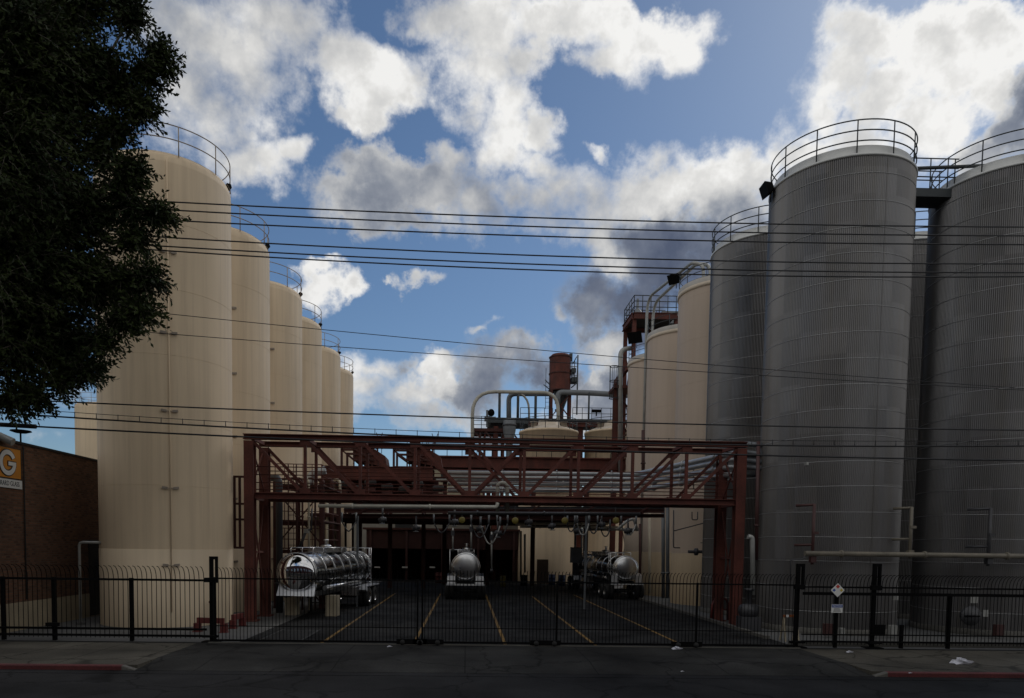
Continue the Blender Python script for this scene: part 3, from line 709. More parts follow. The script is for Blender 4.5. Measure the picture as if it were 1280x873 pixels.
# roof lamp and white duct on the brick building
t = thing('roof_lamp', 'mushroom shaped roof lamp on a thin post above the brick wall', 'lamp', (WX-2.2, 29.8, 6.9))
pl = at(26, 556, 30.5); ph = at(26, 539, 30.5)
m = MB(); m.tube((pl.x, pl.y, 6.85), (pl.x, pl.y, ph.z), .035, 8); m.build('post', MAT['black'], t)
MB().lathe([(.05, -.09), (.22, -.08), (.40, -.02), (.38, .02), (.15, .04), (.01, .05)], ph, 20).build('lamp_head', MAT['black'], t)
p = at(3, 545, 25.6)
t = thing('roof_vent', 'pale bent sheet metal vent on the brick roof edge', 'vent', (p.x-.3, p.y, 6.9))
m = MB(); m.path([(p.x-.9, p.y, 6.85), (p.x-.9, p.y, p.z), (p.x-.4, p.y, p.z+.12), (p.x+.3, p.y+.1, p.z-.2)], .14, 10); m.build('duct', MAT['pipe'], t)
m = MB(); m.lathe([(.22, 0), (.22, .05), (.14, .06)], (p.x-.9, p.y, 6.9), 16); m.build('collar', MAT['pipe'], t)
# pale conduit frame beside the service door
t = thing('conduit', 'pale bent conduit standing by the brick wall service door', 'conduit', (-15.2, 28, 0))
a = at(99, 678, 28.4); b = at(122, 677, 28.4)
m = MB(); m.path([(a.x, 28.4, 0), (a.x, 28.4, a.z-.12), (a.x+.04, 28.4, a.z-.03), (a.x+.13, 28.4, a.z), (b.x+.1, 28.5, a.z)], .055, 8); m.build('pipe', MAT['pipe'], t)
m = MB(); m.box((a.x, 28.4, .05), (.25, .25, .1)); m.build('foot', MAT['concrete'], t)

# far background
t = thing('warehouse', 'dark long warehouse closing the far end of the yard', 'building', (0, 108, 0))
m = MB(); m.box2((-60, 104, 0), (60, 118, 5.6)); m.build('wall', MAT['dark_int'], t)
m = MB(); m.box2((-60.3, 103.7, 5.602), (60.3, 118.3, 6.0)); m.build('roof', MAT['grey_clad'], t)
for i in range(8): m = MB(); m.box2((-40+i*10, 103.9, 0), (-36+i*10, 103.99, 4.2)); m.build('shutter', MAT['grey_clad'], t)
a = at(548, 610, 92); b = at(604, 580, 92)
t = thing('elevator_building', 'pale tan flat roofed building glimpsed behind the red gantry', 'building', ((a.x+b.x)/2, 95, 0))
m = MB(); m.box2((a.x-1, 92, 0), (b.x, 98, b.z)); m.build('wall', MAT['plaster'], t)
m = MB(); m.box2((a.x-1.1, 91.9, b.z+.002), (b.x+.1, 98.1, b.z+.3)); m.build('roof', MAT['tan_rim'], t)
for i in range(3): m = MB(); m.box2((a.x+.3+i*1.8, 91.95, b.z-2.4), (a.x+1.3+i*1.8, 91.99, b.z-1.2)); m.build('window', MAT['dark_int'], t)
# terrace of industrial buildings across the street (seen mirrored in the tank ends)
t = thing('factory_block', 'dark brick factory block across the street, mirrored in the tanker', 'building', (0, -14, 0))
m = MB(); m.box2((-70, -24, 0), (70, -8, 12.2)); m.build('wall', MAT['hide_red'], t)
m = MB(); m.box2((-70.2, -24.2, 12.202), (70.2, -7.8, 12.6)); m.build('coping', MAT['dark_int'], t)
for i in range(22): m = MB(); m.box2((-63+i*6, -8.05, 3), (-60+i*6, -7.93, 7.5)); m.build('window', MAT['glass'], t)
# ------------------------------------------------------------------ red pipe gantry
GY0, GY1 = 30.4, 32.6
xl = at(313, 680, GY0).x; xr = at(922, 680, GY0).x
zt0, zt1 = at(620, 552, GY0).z+.14, at(620, 552, GY0).z-.14
zb = at(620, 624, GY0).z
t = thing('pipe_gantry', 'wide red steel truss gantry with walkway spanning the yard entrance', 'gantry', ((xl+xr)/2, 31.5, 0))
for x, y in ((xl, GY0), (xr, GY0), (xl, GY1), (xr-.0, GY1)):
    m = MB(); m.ibeam((x, y, 0), (x, y, zt0-.29), .40, .42, .04)
    m.box((x, y, .03), (.62, .62, .06))
    m.build('column', MAT['red'], t)
zt = zt0-.14
# camber: slight rise of the chords is ignored, beams are straight
for y in (GY0, GY1):
    m = MB(); m.ibeam((xl-.25, y, zt+.03), (xr+.25, y, zt+.03), .3, .22, .035); m.build('top_chord', MAT['red'], t)
    m = MB(); m.ibeam((xl+.2, y, zb), (xr-.2, y, zb), .26, .26, .035); m.build('bottom_chord', MAT['red'], t)
    nodes = [xl+(xr-xl)*i/9 for i in range(10)]
    for x in nodes[1:-1]:
        m = MB(); m.bar((x, y, zb+.132), (x, y, zt-.082), .12, .12); m.build('vertical_strut', MAT['red'], t)
    for i in range(9):
        a, b = nodes[i], nodes[i+1]; e = .12
        dn = ((a+e, zt-.145), (b-e, zb+.155)); up_ = ((a+e, zb+.155), (b-e, zt-.145))
        for k, (p, q) in enumerate([dn] if i < 4 else [dn, up_] if i == 4 else [up_]):
            m = MB(); o = .0 if k == 0 else .035
            m.bar((p[0], y+o*2-.02, p[1]), (q[0], y+o*2-.02, q[1]), .045, .13); m.build('diagonal_brace', MAT['red'], t)
for y, sg in ((GY0, -1), (GY1, -1)):
    for i, x in enumerate(nodes):
        if i in (0, 9): continue
        for z in (zt-.2, zb+.22):
            m = MB(); m.box((x, y+sg*.075, z), (.42, .014, .22)); m.build('gusset_plate', MAT['red'], t)
# cross ties and walkway
for x in nodes:
    m = MB(); m.bar((x, GY0+.15, zt+.02), (x, GY1-.15, zt+.02), .12, .14); m.build('cross_tie', MAT['red'], t)
    m = MB(); m.bar((x, GY0+.14, zb-.05), (x, GY1-.14, zb-.05), .12, .16); m.build('cross_tie', MAT['red'], t)
m = MB()
m.box2((xl+.3, GY0+.18, zb+.03), (xr-.3, GY1-.18, zb+.07))
for i in range(int((xr-xl-.6)/.4)):
    m.box2((xl+.32+i*.4, GY0+.2, zb-.05), (xl+.36+i*.4, GY1-.2, zb+.026))
m.build('walkway', MAT['red_dark'], t)
m = MB()
for y in (GY0+.2, GY1-.2):
    for dz in (.33, .62, .95, 1.28): m.tube((xl+.2, y, zb+dz-.06), (xr-.2, y, zb+dz-.06), .022, 6)
m.build('handrail', MAT['red'], t)
for x in (xl, xr):
    m = MB()
    m.bar((x, GY0+.22, .6), (x, GY1-.22, zb-.3), .06); m.bar((x+.035, GY0+.22, zb-.3), (x+.035, GY1-.22, .6), .06)
    m.bar((x, GY0+.22, 2.9), (x, GY1-.22, 2.9), .09)
    m.bar((x, GY0+.22, zb+.3), (x, GY1-.22, zt-.3), .05); m.bar((x+.032, GY0+.22, zt-.3), (x+.032, GY1-.22, zb+.3), .05)
    m.build('sway_brace', MAT['red'], t)
# red ladder frame between the first silo and the gantry leg
a = at(293, 596, 31.2); b = at(308, 685, 31.2)
t = thing('guard_ladder', 'red steel ladder frame fixed between tan silo and gantry leg', 'ladder', (a.x, 31.2, b.z))
m = MB()
for x in (a.x, (a.x*.55+b.x*.45)): m.bar((x, 31.2, b.z), (x, 31.2, a.z), .10, .06)
m.build('stile', MAT['red_dark'], t)
m = MB()
for k in range(4):
    z = a.z+(b.z-a.z)*(0, .38, .6, 1)[k]; m.bar((a.x-.05, 31.22, z), (b.x+.1, 31.22, z), .05, .09)
m.build('rung', MAT['red_dark'], t)
# red guard rails round the silo foot
def guard(label, pts, hgt=.52):
    t = thing('guard_rail', label, 'guard rail', (*pts[0], 0), 'red guard rails at the silo foot')
    m = MB()
    for p, q in zip(pts, pts[1:]): m.bar((*p, hgt-.09), (*q, hgt-.09), .13, .2)
    m.build('beam', MAT['red_bright'], t)
    for p in pts:
        m = MB(); m.bar((*p, .0), (*p, hgt-.191), .22, .22); m.box((*p, .015), (.3, .3, .03)); m.build('post', MAT['red_bright'], t)
def g2(px, py): p = atz(px, py, 0); return (p.x, p.y)
guard('red guard rail with two stout posts in front of the nearest tan silo', [g2(247, 790), g2(280, 791)])
guard('red guard rail running back from the silo foot to the gantry leg', [g2(291, 786), g2(303, 783)])
p = atz(266, 783, 0)
t = thing('standpipe', 'slim red standpipe valve behind the left gate tower', 'standpipe', (p.x, p.y, 0))
m = MB(); m.tube((p.x, p.y, 0), (p.x, p.y, 1.0), .05, 8); m.build('pipe', MAT['red_bright'], t)
m = MB(); m.lathe([(.05, .86), (.12, .88), (.12, 1.0), (.06, 1.05), (.01, 1.1)], (p.x, p.y, 0), 12); m.tube((p.x-.14, p.y, .95), (p.x+.14, p.y, .95), .04, 8); m.build('valve_cap', MAT['red_bright'], t)
# red guard by the right gantry leg
p = atz(900, 776, 0); 
t = thing('bollard_frame', 'red bent pipe guard at the foot of the right gantry leg', 'guard', (p.x-.2, p.y, 0))
m = MB(); m.path([(p.x-.4, p.y, 0), (p.x-.38, p.y, .75), (p.x-.25, p.y, .98), (p.x+.3, p.y+.2, 1.0), (p.x+.42, p.y+.2, .8), (p.x+.42, p.y+.2, 0)], .06, 8); m.build('hoop', MAT['red_bright'], t)
m = MB(); m.tube((p.x-.38, p.y, .5), (p.x+.42, p.y+.2, .5), .04, 8); m.build('cross_rail', MAT['red_bright'], t)

# ------------------------------------------------------------------ fence and gates (street line)
FY = 23.85
def picket_mesh(m, xs, y, zlo, zrail, ztop, over=.32, r=.0125):
    for x in xs:
        pts = [(x, y, zlo), (x, y, zrail+.02)]
        for k in range(1, 6):
            a = k/5
            pts.append((x, y-over*a*a, zrail+.02+(ztop-zrail-.02)*math.sin(a*PI/2*.96)))
        m.path(pts, r, 4, smooth=False)
def xs_between(a, b, step):
    n = max(1, round((b-a)/step)); return [a+(b-a)*(i+.5)/n for i in range(n)]
FX = lambda px, y=FY: at(px, 760, y).x
ZTOP = 2.50; ZR = 2.06
# left fence bay
t = thing('fence', 'black steel picket fence with curved tops left of the gate', 'fence', (FX(130), FY, 0), 'black picket fences along the sidewalk')
x0, x1 = FX(-130), FX(258)
m = MB(); picket_mesh(m, xs_between(x0, x1, .155), FY, .12, ZR, ZTOP); m.build('picket_panel', MAT['black'], t)
for z in (ZR-.02, .42, .20):
    m = MB(); m.box2((x0, FY-.03, z-.035), (x1, FY-.014, z+.035)); m.box2((x0, FY+.014, z-.035), (x1, FY+.03, z+.035)); m.build('rail', MAT['black'], t)
for px in (-60, 2, 66, 163):
    x = FX(px); m = MB(); m.box2((x-.055, FY+.035, -.02), (x+.055, FY+.145, ZR+.03)); m.build('post', MAT['black'], t)
m = MB(); x = FX(66); m.box2((x-.2, FY-.1, .48), (x+.2, FY+.03, .6)); m.build('latch_plate', MAT['black'], t)
# gate towers: two posts joined at the top, the gate slides between
def tower(label, px, ztop):
    x = FX(px)
    t = thing('gate_tower', label, 'gate post', (x, FY+.25, 0), 'black gate guide towers')
    m = MB(); m.box2((x-.08, FY+.06, 0), (x+.03, FY+.18, ztop)); m.build('post', MAT['black'], t)
    m = MB(); m.box2((x+.11, FY+.06, ZR-.1), (x+.18, FY+.18, ztop)); m.box2((x+.032, FY+.06, ztop-.1), (x+.108, FY+.18, ztop-.001)); m.build('guide_frame', MAT['black'], t)
    m = MB(); m.box2((x-.2, FY-.06, ZR-.08), (x+.16, FY+.058, ZR+.07)); m.build('roller_bracket', MAT['black'], t)
    m = MB(); m.box2((x-.3, FY-.1, -.01), (x+.28, FY+.3, .03)); m.box2((x-.28, FY-.08, .16), (x+.22, FY+.058, .23)); m.build('base_plate', MAT['black'], t)
tower('black gate guide tower in front of the tan silo', 264, 2.83)
tower('black gate guide tower between gate and diamond sign', 999, 2.83)
tower('black gate guide tower just right of the diamond sign', 1095, 2.86)
# two sliding gate leaves
GYg = FY-.12
def leaf(label, pa, pb, stiles, wheels):
    x0, x1 = FX(pa, GYg), FX(pb, GYg)
    t = thing('sliding_gate', label, 'gate', ((x0+x1)/2, GYg, 0), 'sliding gate leaves')
    m = MB(); picket_mesh(m, xs_between(x0+.05, x1-.05, .116), GYg, .10, ZR+.06, ZTOP-.02, r=.0105); m.build('picket_panel', MAT['black'], t)
    for z, h in ((ZR+.06, .045), (.085, .06), (.56, .022)):
        m = MB(); m.box2((x0, GYg-.027, z-h/2), (x1, GYg-.0115, z+h/2)); m.box2((x0, GYg+.0115, z-h/2), (x1, GYg+.027, z+h/2)); m.build('rail', MAT['black'], t)
    for px in stiles:
        x = FX(px, GYg); m = MB(); m.box2((x-.03, GYg-.031, .05), (x+.03, GYg+.031, ZR+.10)); m.build('stile', MAT['black'], t)
    for px in wheels:
        x = FX(px, GYg); m = MB(); m.box2((x-.5, GYg-.09, .03), (x+.5, GYg-.032, .19)); m.build('wheel_housing', MAT['black'], t)
        for s in (-.3, .3): m = MB(); m.lathe([(.001, -.02), (.085, -.02), (.085, .02), (.001, .02)], (x+s, GYg-.115, .09), 16, axis=(0,1,0), ref=(0,0,1)); m.build('wheel', MAT['rubber'], t)
leaf('left leaf of the black sliding gate, in front of the mirrored tanker', 269, 523, (269, 522), (515,))
leaf('right leaf of the black sliding gate, crossing the yellow bay lines', 527, 995, (528, 696, 871, 994), (536, 682, 859))
m = MB(); m.box2((FX(262), GYg-.1, -.002), (FX(1000), GYg+.1, .012)); m.box2((FX(262), GYg-.012, .012), (FX(1000), GYg+.012, .03))
tag(m.build('gate_track', MAT['kerb']), 'worn steel gate track set flush along the driveway', 'gate track')
# right fence with double top rails
t = thing('fence', 'black picket fence with doubled top rails right of the gate', 'fence', (FX(1150), FY, 0), 'black picket fences along the sidewalk')
x0, x1 = FX(1003), FX(1420)
m = MB(); picket_mesh(m, xs_between(x0, x1, .125), FY, .12, ZR, ZTOP); m.build('picket_panel', MAT['black'], t)
for z, h in ((ZR+.0, .055), (ZR-.22, .10), (.46, .035), (.22, .06)):
    m = MB(); m.box2((x0, FY-.03, z-h/2), (x1, FY-.014, z+h/2)); m.box2((x0, FY+.014, z-h/2), (x1, FY+.03, z+h/2)); m.build('rail', MAT['black'], t)
for px in (1047, 1130, 1189, 1290):
    x = FX(px); m = MB(); m.box2((x-.05, FY+.035, -.02), (x+.05, FY+.135, (ZR-.2) if px != 1130 else .8)); m.build('post', MAT['black'], t)
m = MB(); m.box2((FX(1000), FY+.4, 0), (FX(1420), FY+.75, .16))
struct(m.build('kerb', MAT['kerb']))

# ------------------------------------------------------------------ signs on the right fence
sx, sy = FX(1045), FY-.42
pz = at(1045, 738, FY-.1).z
t = thing('hazard_diamond', 'white hazard diamond with small red, blue and yellow squares on the fence', 'sign', (sx, FY-.08, pz-.25))
y = FY-.06; s = .235
m = MB(); m.add([(sx, y-.008, pz-s), (sx+s, y-.008, pz), (sx, y-.008, pz+s), (sx-s, y-.008, pz), (sx, y, pz-s), (sx+s, y, pz), (sx, y, pz+s), (sx-s, y, pz)],
      [(0,1,2,3), (7,6,5,4), (0,4,5,1), (1,5,6,2), (2,6,7,3), (3,7,4,0)]); m.build('panel', MAT['sign_white'], t)
def dia(cx, cz, h, mat, name):
    m = MB(); m.add([(cx, y-.012, cz-h), (cx+h, y-.012, cz), (cx, y-.012, cz+h), (cx-h, y-.012, cz)], [(0,1,2,3)]); m.build(name, mat, t)
dia(sx, pz+s*.52, s*.30, MAT['nfpa_red'], 'red_square'); dia(sx-s*.52, pz, s*.24, MAT['nfpa_blue'], 'blue_square'); dia(sx+s*.52, pz, s*.24, MAT['nfpa_yel'], 'yellow_square')
pz2 = at(1045, 761, FY-.1).z
t = thing('notice_sign', 'small white notice sign with a blue heading below the hazard diamond', 'sign', (sx, FY-.08, pz2-.16))
m = MB(); m.box2((sx-.19, FY-.075, pz2-.14), (sx+.19, FY-.06, pz2+.14)); m.build('panel', MAT['sign_white'], t)
m = MB(); m.box2((sx-.18, FY-.080, pz2+.035), (sx+.18, FY-.076, pz2+.13)); m.build('heading_band', MAT['nfpa_blue'], t)
text('NOTICE', .085, (sx, FY-.081, pz2+.082), (1,0,0), (0,0,1), 'heading', MAT['sign_white'], t, .002)
m = MB()
for i in range(4): m.box2((sx-.13+.01*i, FY-.079, pz2-.105+.035*i), (sx+.13-.015*i, FY-.0755, pz2-.092+.035*i))
m.build('small_print', MAT['pipe_dark'], t)

# ------------------------------------------------------------------ overhead wires
WY = 21.4
def wire(label, pts, r=.019, extra=None):
    P = [at(px, py, WY) for px, py in pts]
    A = np.array([[p.x*p.x, p.x, 1] for p in P]); cz = np.linalg.solve(A, [p.z for p in P])
    f = lambda x: float(cz[0]*x*x+cz[1]*x+cz[2])
    m = MB(); m.path([(x, WY, f(x)) for x in np.linspace(-36, 36, 49)], r, 6)
    t = thing('overhead_wire', label, 'wire', (0, WY, f(0)), 'overhead wires crossing the street front') 
    m.build('cable', MAT['wire'], t)
    return t, f
W = [('topmost overhead wire of all, level with the first silo shoulder', [(183,251),(600,270),(1280,284)]),
     ('second overhead wire from the top', [(183,261),(600,281),(1280,295)]),
     ('third overhead wire from the top, lowest of the upper trio', [(183,274),(600,293),(1280,306)]),
     ('fourth overhead wire from the top, first of the lower trio', [(192,296),(600,317),(1280,330)]),
     ('fifth overhead wire from the top, middle of the lower trio', [(188,307),(600,328),(1280,341)]),
     ('sixth overhead wire from the top, under the lower trio pair', [(170,311),(600,335),(1280,346)])]
for lb, p in W: wire(lb, p)
wire('thin overhead wire crossing the third and fourth tan silos', [(205,392),(600,431),(960,462)], .010)
wire('thin overhead wire just under the other thin one', [(165,414),(620,448),(960,470)], .010)
wire('single overhead wire running clear above the red gantry', [(70,502),(600,523),(1280,538)], .021)
t, f = wire('overhead cable bundle with hanging loops just above the gantry', [(0,516),(320,536),(960,557)], .024)
m = MB(); xs = np.linspace(-36, 36, 49)
m.path([(x, WY, f(x)+.15) for x in xs], .009, 5)
for x in np.arange(-30, 30, .62): m.tube((x, WY, f(x)), (x, WY, f(x)+.17), .011, 5)
m.build('messenger_wire', MAT['wire'], t)
t, f = wire('thick black cable with a sleeve grazing the gantry top', [(0,531),(320,547),(1280,576)], .026)
a = at(-20, 530, WY).x; b = at(45, 533, WY).x
m = MB(); m.tube((a, WY, f(a)), (b, WY, f(b)), .065, 8); m.build('sleeve', MAT['wire'], t)

# ------------------------------------------------------------------ tree
def tree():
    base = V(-15.4, 20.6, 0)
    t = thing('ficus_tree', 'dense dark green street tree overhanging the photo edge and sidewalk', 'tree', base)
    m = MB()
    m.path([base, base+V(.05,0,1.5), base+V(.15,.1,3.5), base+V(0,.1,6), base+V(.3,0,9), base+V(.2,.1,13)], [.42,.34,.30,.26,.2,.08], 12)
    m.build('trunk', MAT['bark'], t)
    lobes = []
    def lobe(px, py, rpx, Y, wt=1): lobes.append((at(px, py, Y), rpx*Y/F, wt))
    for px, py, rp, Y, wt in ((-150, 120, 258, 20.6, 4.5), (35, 330, 96, 19.9, 2.4), (15, 410, 88, 20.4, 1.8), (60, 250, 66, 20.5, 1.2), (45, 110, 80, 20.2, 2.0), (20, 10, 80, 20.6, 1.8),
            (-8, 200, 108, 18.9, 2.6), (0, 60, 112, 19, 2), (115, 350, 32, 20.3, .4), (120, 90, 30, 20.2, .35), (100, 0, 36, 20.2, .4), (110, 265, 28, 20, .3), (70, 432, 32, 20.4, .4), (-50, 430, 80, 20.4, 1.0)):
        lobe(px+5, py, rp, Y, wt)
    for px, py in ((185, 68), (168, 90), (160, 132), (138, 112), (150, 212), (112, 190), (180, 268), (150, 262), (150, 300), (172, 346), (145, 352), (160, 388), (138, 400), (150, 22), (138, 4), (112, 425), (95, 460), (62, 478), (30, 492), (0, 500), (140, 235), (130, 160)):
        lobe(px+14, py, 16, 20.2, .16)
    limb = MB()
    for c, r, w in lobes[:12]:
        s = base+V(0, 0, random.uniform(4.5, 8)); mid = (s+c)/2+V(random.uniform(-.3,.3), random.uniform(-.3,.3), .4)
        limb.path([s, mid, c, c+(c-mid)*.25], [.13,.09,.05,.02], 7)
    limb.build('limb', MAT['bark'], t)
    wts = np.array([w for _, _, w in lobes]); wts /= wts.sum()
    NS = 15000
    tw = MB(); V3 = lambda a: np.asarray(a, float); vs_all = []
    nz = lambda a: a/(np.linalg.norm(a, axis=-1, keepdims=True)+1e-9)
    for k in range(NS):
        li = RNG.choice(len(lobes), p=wts); c, r, _ = lobes[li]; c = V3(c)
        d = nz(RNG.normal(size=3)); p = c+d*r*(1-.88*RNG.random()**.85)
        if p[0]*F/p[1] < -690: continue
        g = nz(d*.8+RNG.normal(size=3)*.5+np.array([.5, 0, -.05]))
        Ln = RNG.uniform(.45, 1.1); start = p-g*Ln*.45; nl = int(Ln*17); e = start+g*Ln+np.array([0, 0, -.06])
        tw.path([tuple(start), tuple((start+e)/2+np.array([0,0,.03])), tuple(e)], [.009,.006,.003], 3, cap=False)
        side = nz(np.cross(g, [0,0,1.0])); upv = np.cross(side, g)
        f = ((np.arange(nl)+.5)/nl)[:, None]; q = start+(e-start)*f
        ph = (np.arange(nl)*2.4+RNG.uniform(-.4, .4, nl))[:, None]
        out = side*np.cos(ph)+upv*np.sin(ph)*.8
        ld = nz(g*.75+out*.75+RNG.normal(size=(nl, 3))*.22+np.array([0, 0, -.15]))
        wd = nz(np.cross(ld, RNG.normal(size=(nl, 3)))); nrm = np.cross(ld, wd)
        l = RNG.uniform(.11, .185, (nl, 1)); w = l*.235
        vs_all.append(np.stack([q, q+ld*l*.5+wd*w+nrm*.012, q+ld*l, q+ld*l*.5-wd*w+nrm*.012], axis=1).reshape(-1, 3))
    verts = np.concatenate(vs_all); nq = len(verts)//4
    o4 = np.arange(nq)[:, None]*4; faces = np.concatenate([o4+np.array([[0, 1, 2]]), o4+np.array([[0, 2, 3]])]).tolist()
    off = V3(base)
    me = bpy.data.meshes.new('crown'); me.from_pydata((verts-off).tolist(), [], faces); me.update(); me.materials.append(MAT['leaf'])
    o = bpy.data.objects.new('crown', me); COL.objects.link(o); o.parent = t
    tw.build('twigs', MAT['bark'], t)
tree()
# ------------------------------------------------------------------ tank trailers
def tanker(label, near, far, zc, r, barrel, endmat, near_is_front, L=None, nb=7, far_wheels=False):
    """near/far: ground x,y of the two barrel ends"""
    A = V(near[0], near[1], 0); B = V(far[0], far[1], 0); d = (B-A); Ltot = d.length; a = d.normalized(); s = V(a.y, -a.x, 0)  # s: right hand side seen from the street
    t = thing('tank_trailer', label, 'tank trailer', A, 'stainless tank trailers')
    P = lambda l, o, z: A+a*l+s*o+V(0,0,z)
    # barrel
    m = MB(); m.lathe([(r*.985, .12), (r, .2), (r, Ltot-.2), (r*.985, Ltot-.12)], P(0,0,zc), 56, axis=a, ref=(0,0,1)); m.build('barrel', barrel, t)
    prof = [(r*.985, .12)]
    for k in range(1, 13):
        th = k/12*PI/2; prof.append((max(.001, r*.985*math.cos(th)), .12-.30*math.sin(th)))
    m = MB(); m.lathe(list(reversed(prof)), P(0,0,zc), 56, axis=a, ref=(0,0,1)); m.build('tank_end', endmat, t)
    prof2 = [(p, Ltot-.12+(.12-h)) for p, h in prof]
    m = MB(); m.lathe(prof2, P(0,0,zc), 40, axis=a, ref=(0,0,1)); m.build('tank_end', endmat, t)
    for k in range(nb):
        l = .25+(Ltot-.5)*k/(nb-1)
        m = MB(); m.lathe([(r+.002, -.05), (r+.035, -.045), (r+.045, 0), (r+.035, .045), (r+.002, .05)], P(l,0,zc), 56, axis=a, ref=(0,0,1)); m.build('stiffening_ring', MAT['steel_barrel'], t)
    m = MB(); m.lathe([(r*.985, .06), (r+.03, .07), (r+.03, .19), (r, .2)], P(0,0,zc), 56, axis=a, ref=(0,0,1)); m.build('end_collar', MAT['steel_brushed'], t)
    # frame rails and cradle
    zf = zc-r-.02
    m = MB()
    for o in (-.5, .5): m.bar(P(.1,o,zf-.12), P(Ltot-.1,o,zf-.12), .1, .22)
    for k in range(8): m.bar(P(.3+(Ltot-.6)*k/7,-.55,zf-.05), P(.3+(Ltot-.6)*k/7,.55,zf-.05), .1, .14)
    m.build('frame', MAT['chassis'], t)
    # white apron/bumper under the near end
    m = MB()
    w0, w1 = r*.98, r*1.18
    vs = [P(-.1,-w0,zf-.14), P(-.1,w0,zf-.14), P(.25,w0,zf+.36), P(.25,-w0,zf+.36), P(.02,-w0,zf-.14), P(.02,w0,zf-.14), P(.33,w0,zf+.36), P(.33,-w0,zf+.36)]
    if near_is_front:
        m.add(vs, [(0,1,2,3),(7,6,5,4),(0,4,5,1),(1,5,6,2),(2,6,7,3),(3,7,4,0)]); m.build('front_apron', MAT['white_gloss'], t)
    else:
        m.bar(P(-.25,-w1*1.15,zf-.16), P(-.25,w1*1.15,zf-.16), .12, .09); m.build('bumper', MAT['white_gloss'], t)
        for k in range(5):
            o = (-.6+k*.3)*r; m = MB(); m.bar(P(-.32,o-.1*r,zf-.16), P(-.32,o+.1*r,zf-.16), .03, .10); m.build('tail_light', MAT['sign_white'], t)
        for o in (-1, 1):
            m = MB(); pts = [(-.2, zf-.1), (-.1, zf+.36), (.35, zf+.5), (1.0, zf+.5), (1.3, zf+.2)]
            for (l0, z0), (l1, z1) in zip(pts, pts[1:]):
                m.add([P(l0,o*r*.72,z0),P(l0,o*r*1.28,z0),P(l1,o*r*1.28,z1),P(l1,o*r*.72,z1),P(l0,o*r*.72,z0-.04),P(l0,o*r*1.28,z0-.04),P(l1,o*r*1.28,z1-.04),P(l1,o*r*.72,z1-.04)],
                      [(3,2,1,0),(4,5,6,7),(0,1,5,4),(1,2,6,5),(2,3,7,6),(3,0,4,7)])
            m.build('fender', MAT['steel_brushed'], t)
    # wheels
    def wheel(l, o, rad=.5, wid=.26):
        c = P(l, o, rad)
        m = MB(); m.lathe([(rad*.56, -wid/2), (rad*.9, -wid/2), (rad, -wid*.36), (rad, wid*.36), (rad*.9, wid/2), (rad*.56, wid/2)], c, 28, axis=s, ref=(0,0,1)); w = m.build('wheel', MAT['rubber'], t)
        m = MB(); m.lathe([(rad*.56, -wid*.46), (rad*.5, -wid*.2), (rad*.2, -wid*.3), (.01, -wid*.34)], c, 20, axis=s, ref=(0,0,1)); m.lathe([(.01, wid*.34), (rad*.2, wid*.3), (rad*.5, wid*.2), (rad*.56, wid*.46)], c, 20, axis=s, ref=(0,0,1)); m.build('rim', MAT['steel_brushed'], w)
    wl = (Ltot-.9, Ltot-2.15) if near_is_front else (.6, 1.85)
    if far_wheels: wl = wl+(Ltot-.4, Ltot-1.7)
    for l in wl:
        for o in (-1.12, -.82, .82, 1.12): wheel(l, o)
        m = MB(); m.tube(P(l,-1.1,.5), P(l,1.1,.5), .08, 8); m.build('axle', MAT['chassis'], t)
    if near_is_front:
        for o in (-1, 1):
            m = MB()
            lo, hi = o*1.22-.34, o*1.22+.34
            m.bar(P(wl[1]-.75, o*.97, 1.08), P(wl[0]+.75, o*.97, 1.08), .62, .05)
            m.bar(P(wl[1]-.8, o*.97, .85), P(wl[1]-.72, o*.97, 1.05), .62, .3)
            m.build('fender', MAT['white_gloss'], t)
        # landing gear: two beige stands
        for o in (-.95, .95):
            c = P(2.2, o, 0)
            m = MB(); m.box((c.x, c.y, (zf-.24)/2), (.56, .5, zf-.24), math.atan2(a.y,a.x)); m.build('support_block', MAT['beige'], t)
        m = MB()
        for o in (-.4, .4): m.tube(P(3.2,o,.08), P(3.2,o,zf-.2), .06, 8); m.box(P(3.2,o,.05), (.26,.26,.1))
        m.bar(P(3.2,-.4,.5), P(3.2,.4,.5), .05); m.build('landing_leg', MAT['chassis'], t)
    if far_wheels:
        for o in (-1, 1):
            m = MB(); m.bar(P(Ltot-2.4, o*.97, 1.08), P(Ltot+.3, o*.97, 1.08), .62, .05); m.bar(P(Ltot-2.5, o*.97, .75), P(Ltot-2.42, o*.97, 1.05), .62, .3); m.build('fender', MAT['white_gloss'], t)
    # hose tubes along both sides
    for o in (-1, 1):
        m = MB(); m.tube(P(1.2, o*(r*.86+.18), zf+.14), P(Ltot*.72, o*(r*.86+.18), zf+.14), .11, 12); m.build('hose_tube', MAT['steel_brushed'], t)
    # top: walkway, manhole, vents
    zt = zc+r
    m = MB(); m.bar(P(Ltot*.30,0,zt+.10), P(Ltot*.62,0,zt+.10), .85, .20); m.build('spill_box', MAT['steel_brushed'], t)
    m = MB(); m.lathe([(.28,0),(.28,.12),(.20,.16),(.01,.2)], P(Ltot*.42,0,zt+.2), 20); m.tube(P(Ltot*.42,0,zt+.3), P(Ltot*.42,0,zt+.62), .07, 8); m.lathe([(.12,.56),(.12,.62),(.02,.63)], P(Ltot*.42,0,zt), 12); m.build('manhole', MAT['steel_brushed'], t)
    m = MB()
    for o in (-.5, .5):
        m.tube(P(.8,o,zt+.22), P(Ltot*.95,o,zt+.22), .022, 6)
        for k in range(7): l = .8+(Ltot*.95-.8)*k/6; m.tube(P(l,o,zt-.16), P(l,o,zt+.22), .018, 6)
    m.build('top_rail', MAT['steel_brushed'], t)
    # ladder
    ll = Ltot*.9 if near_is_front else .7
    lo = r+.12 if near_is_front else -(r+.12)
    m = MB()
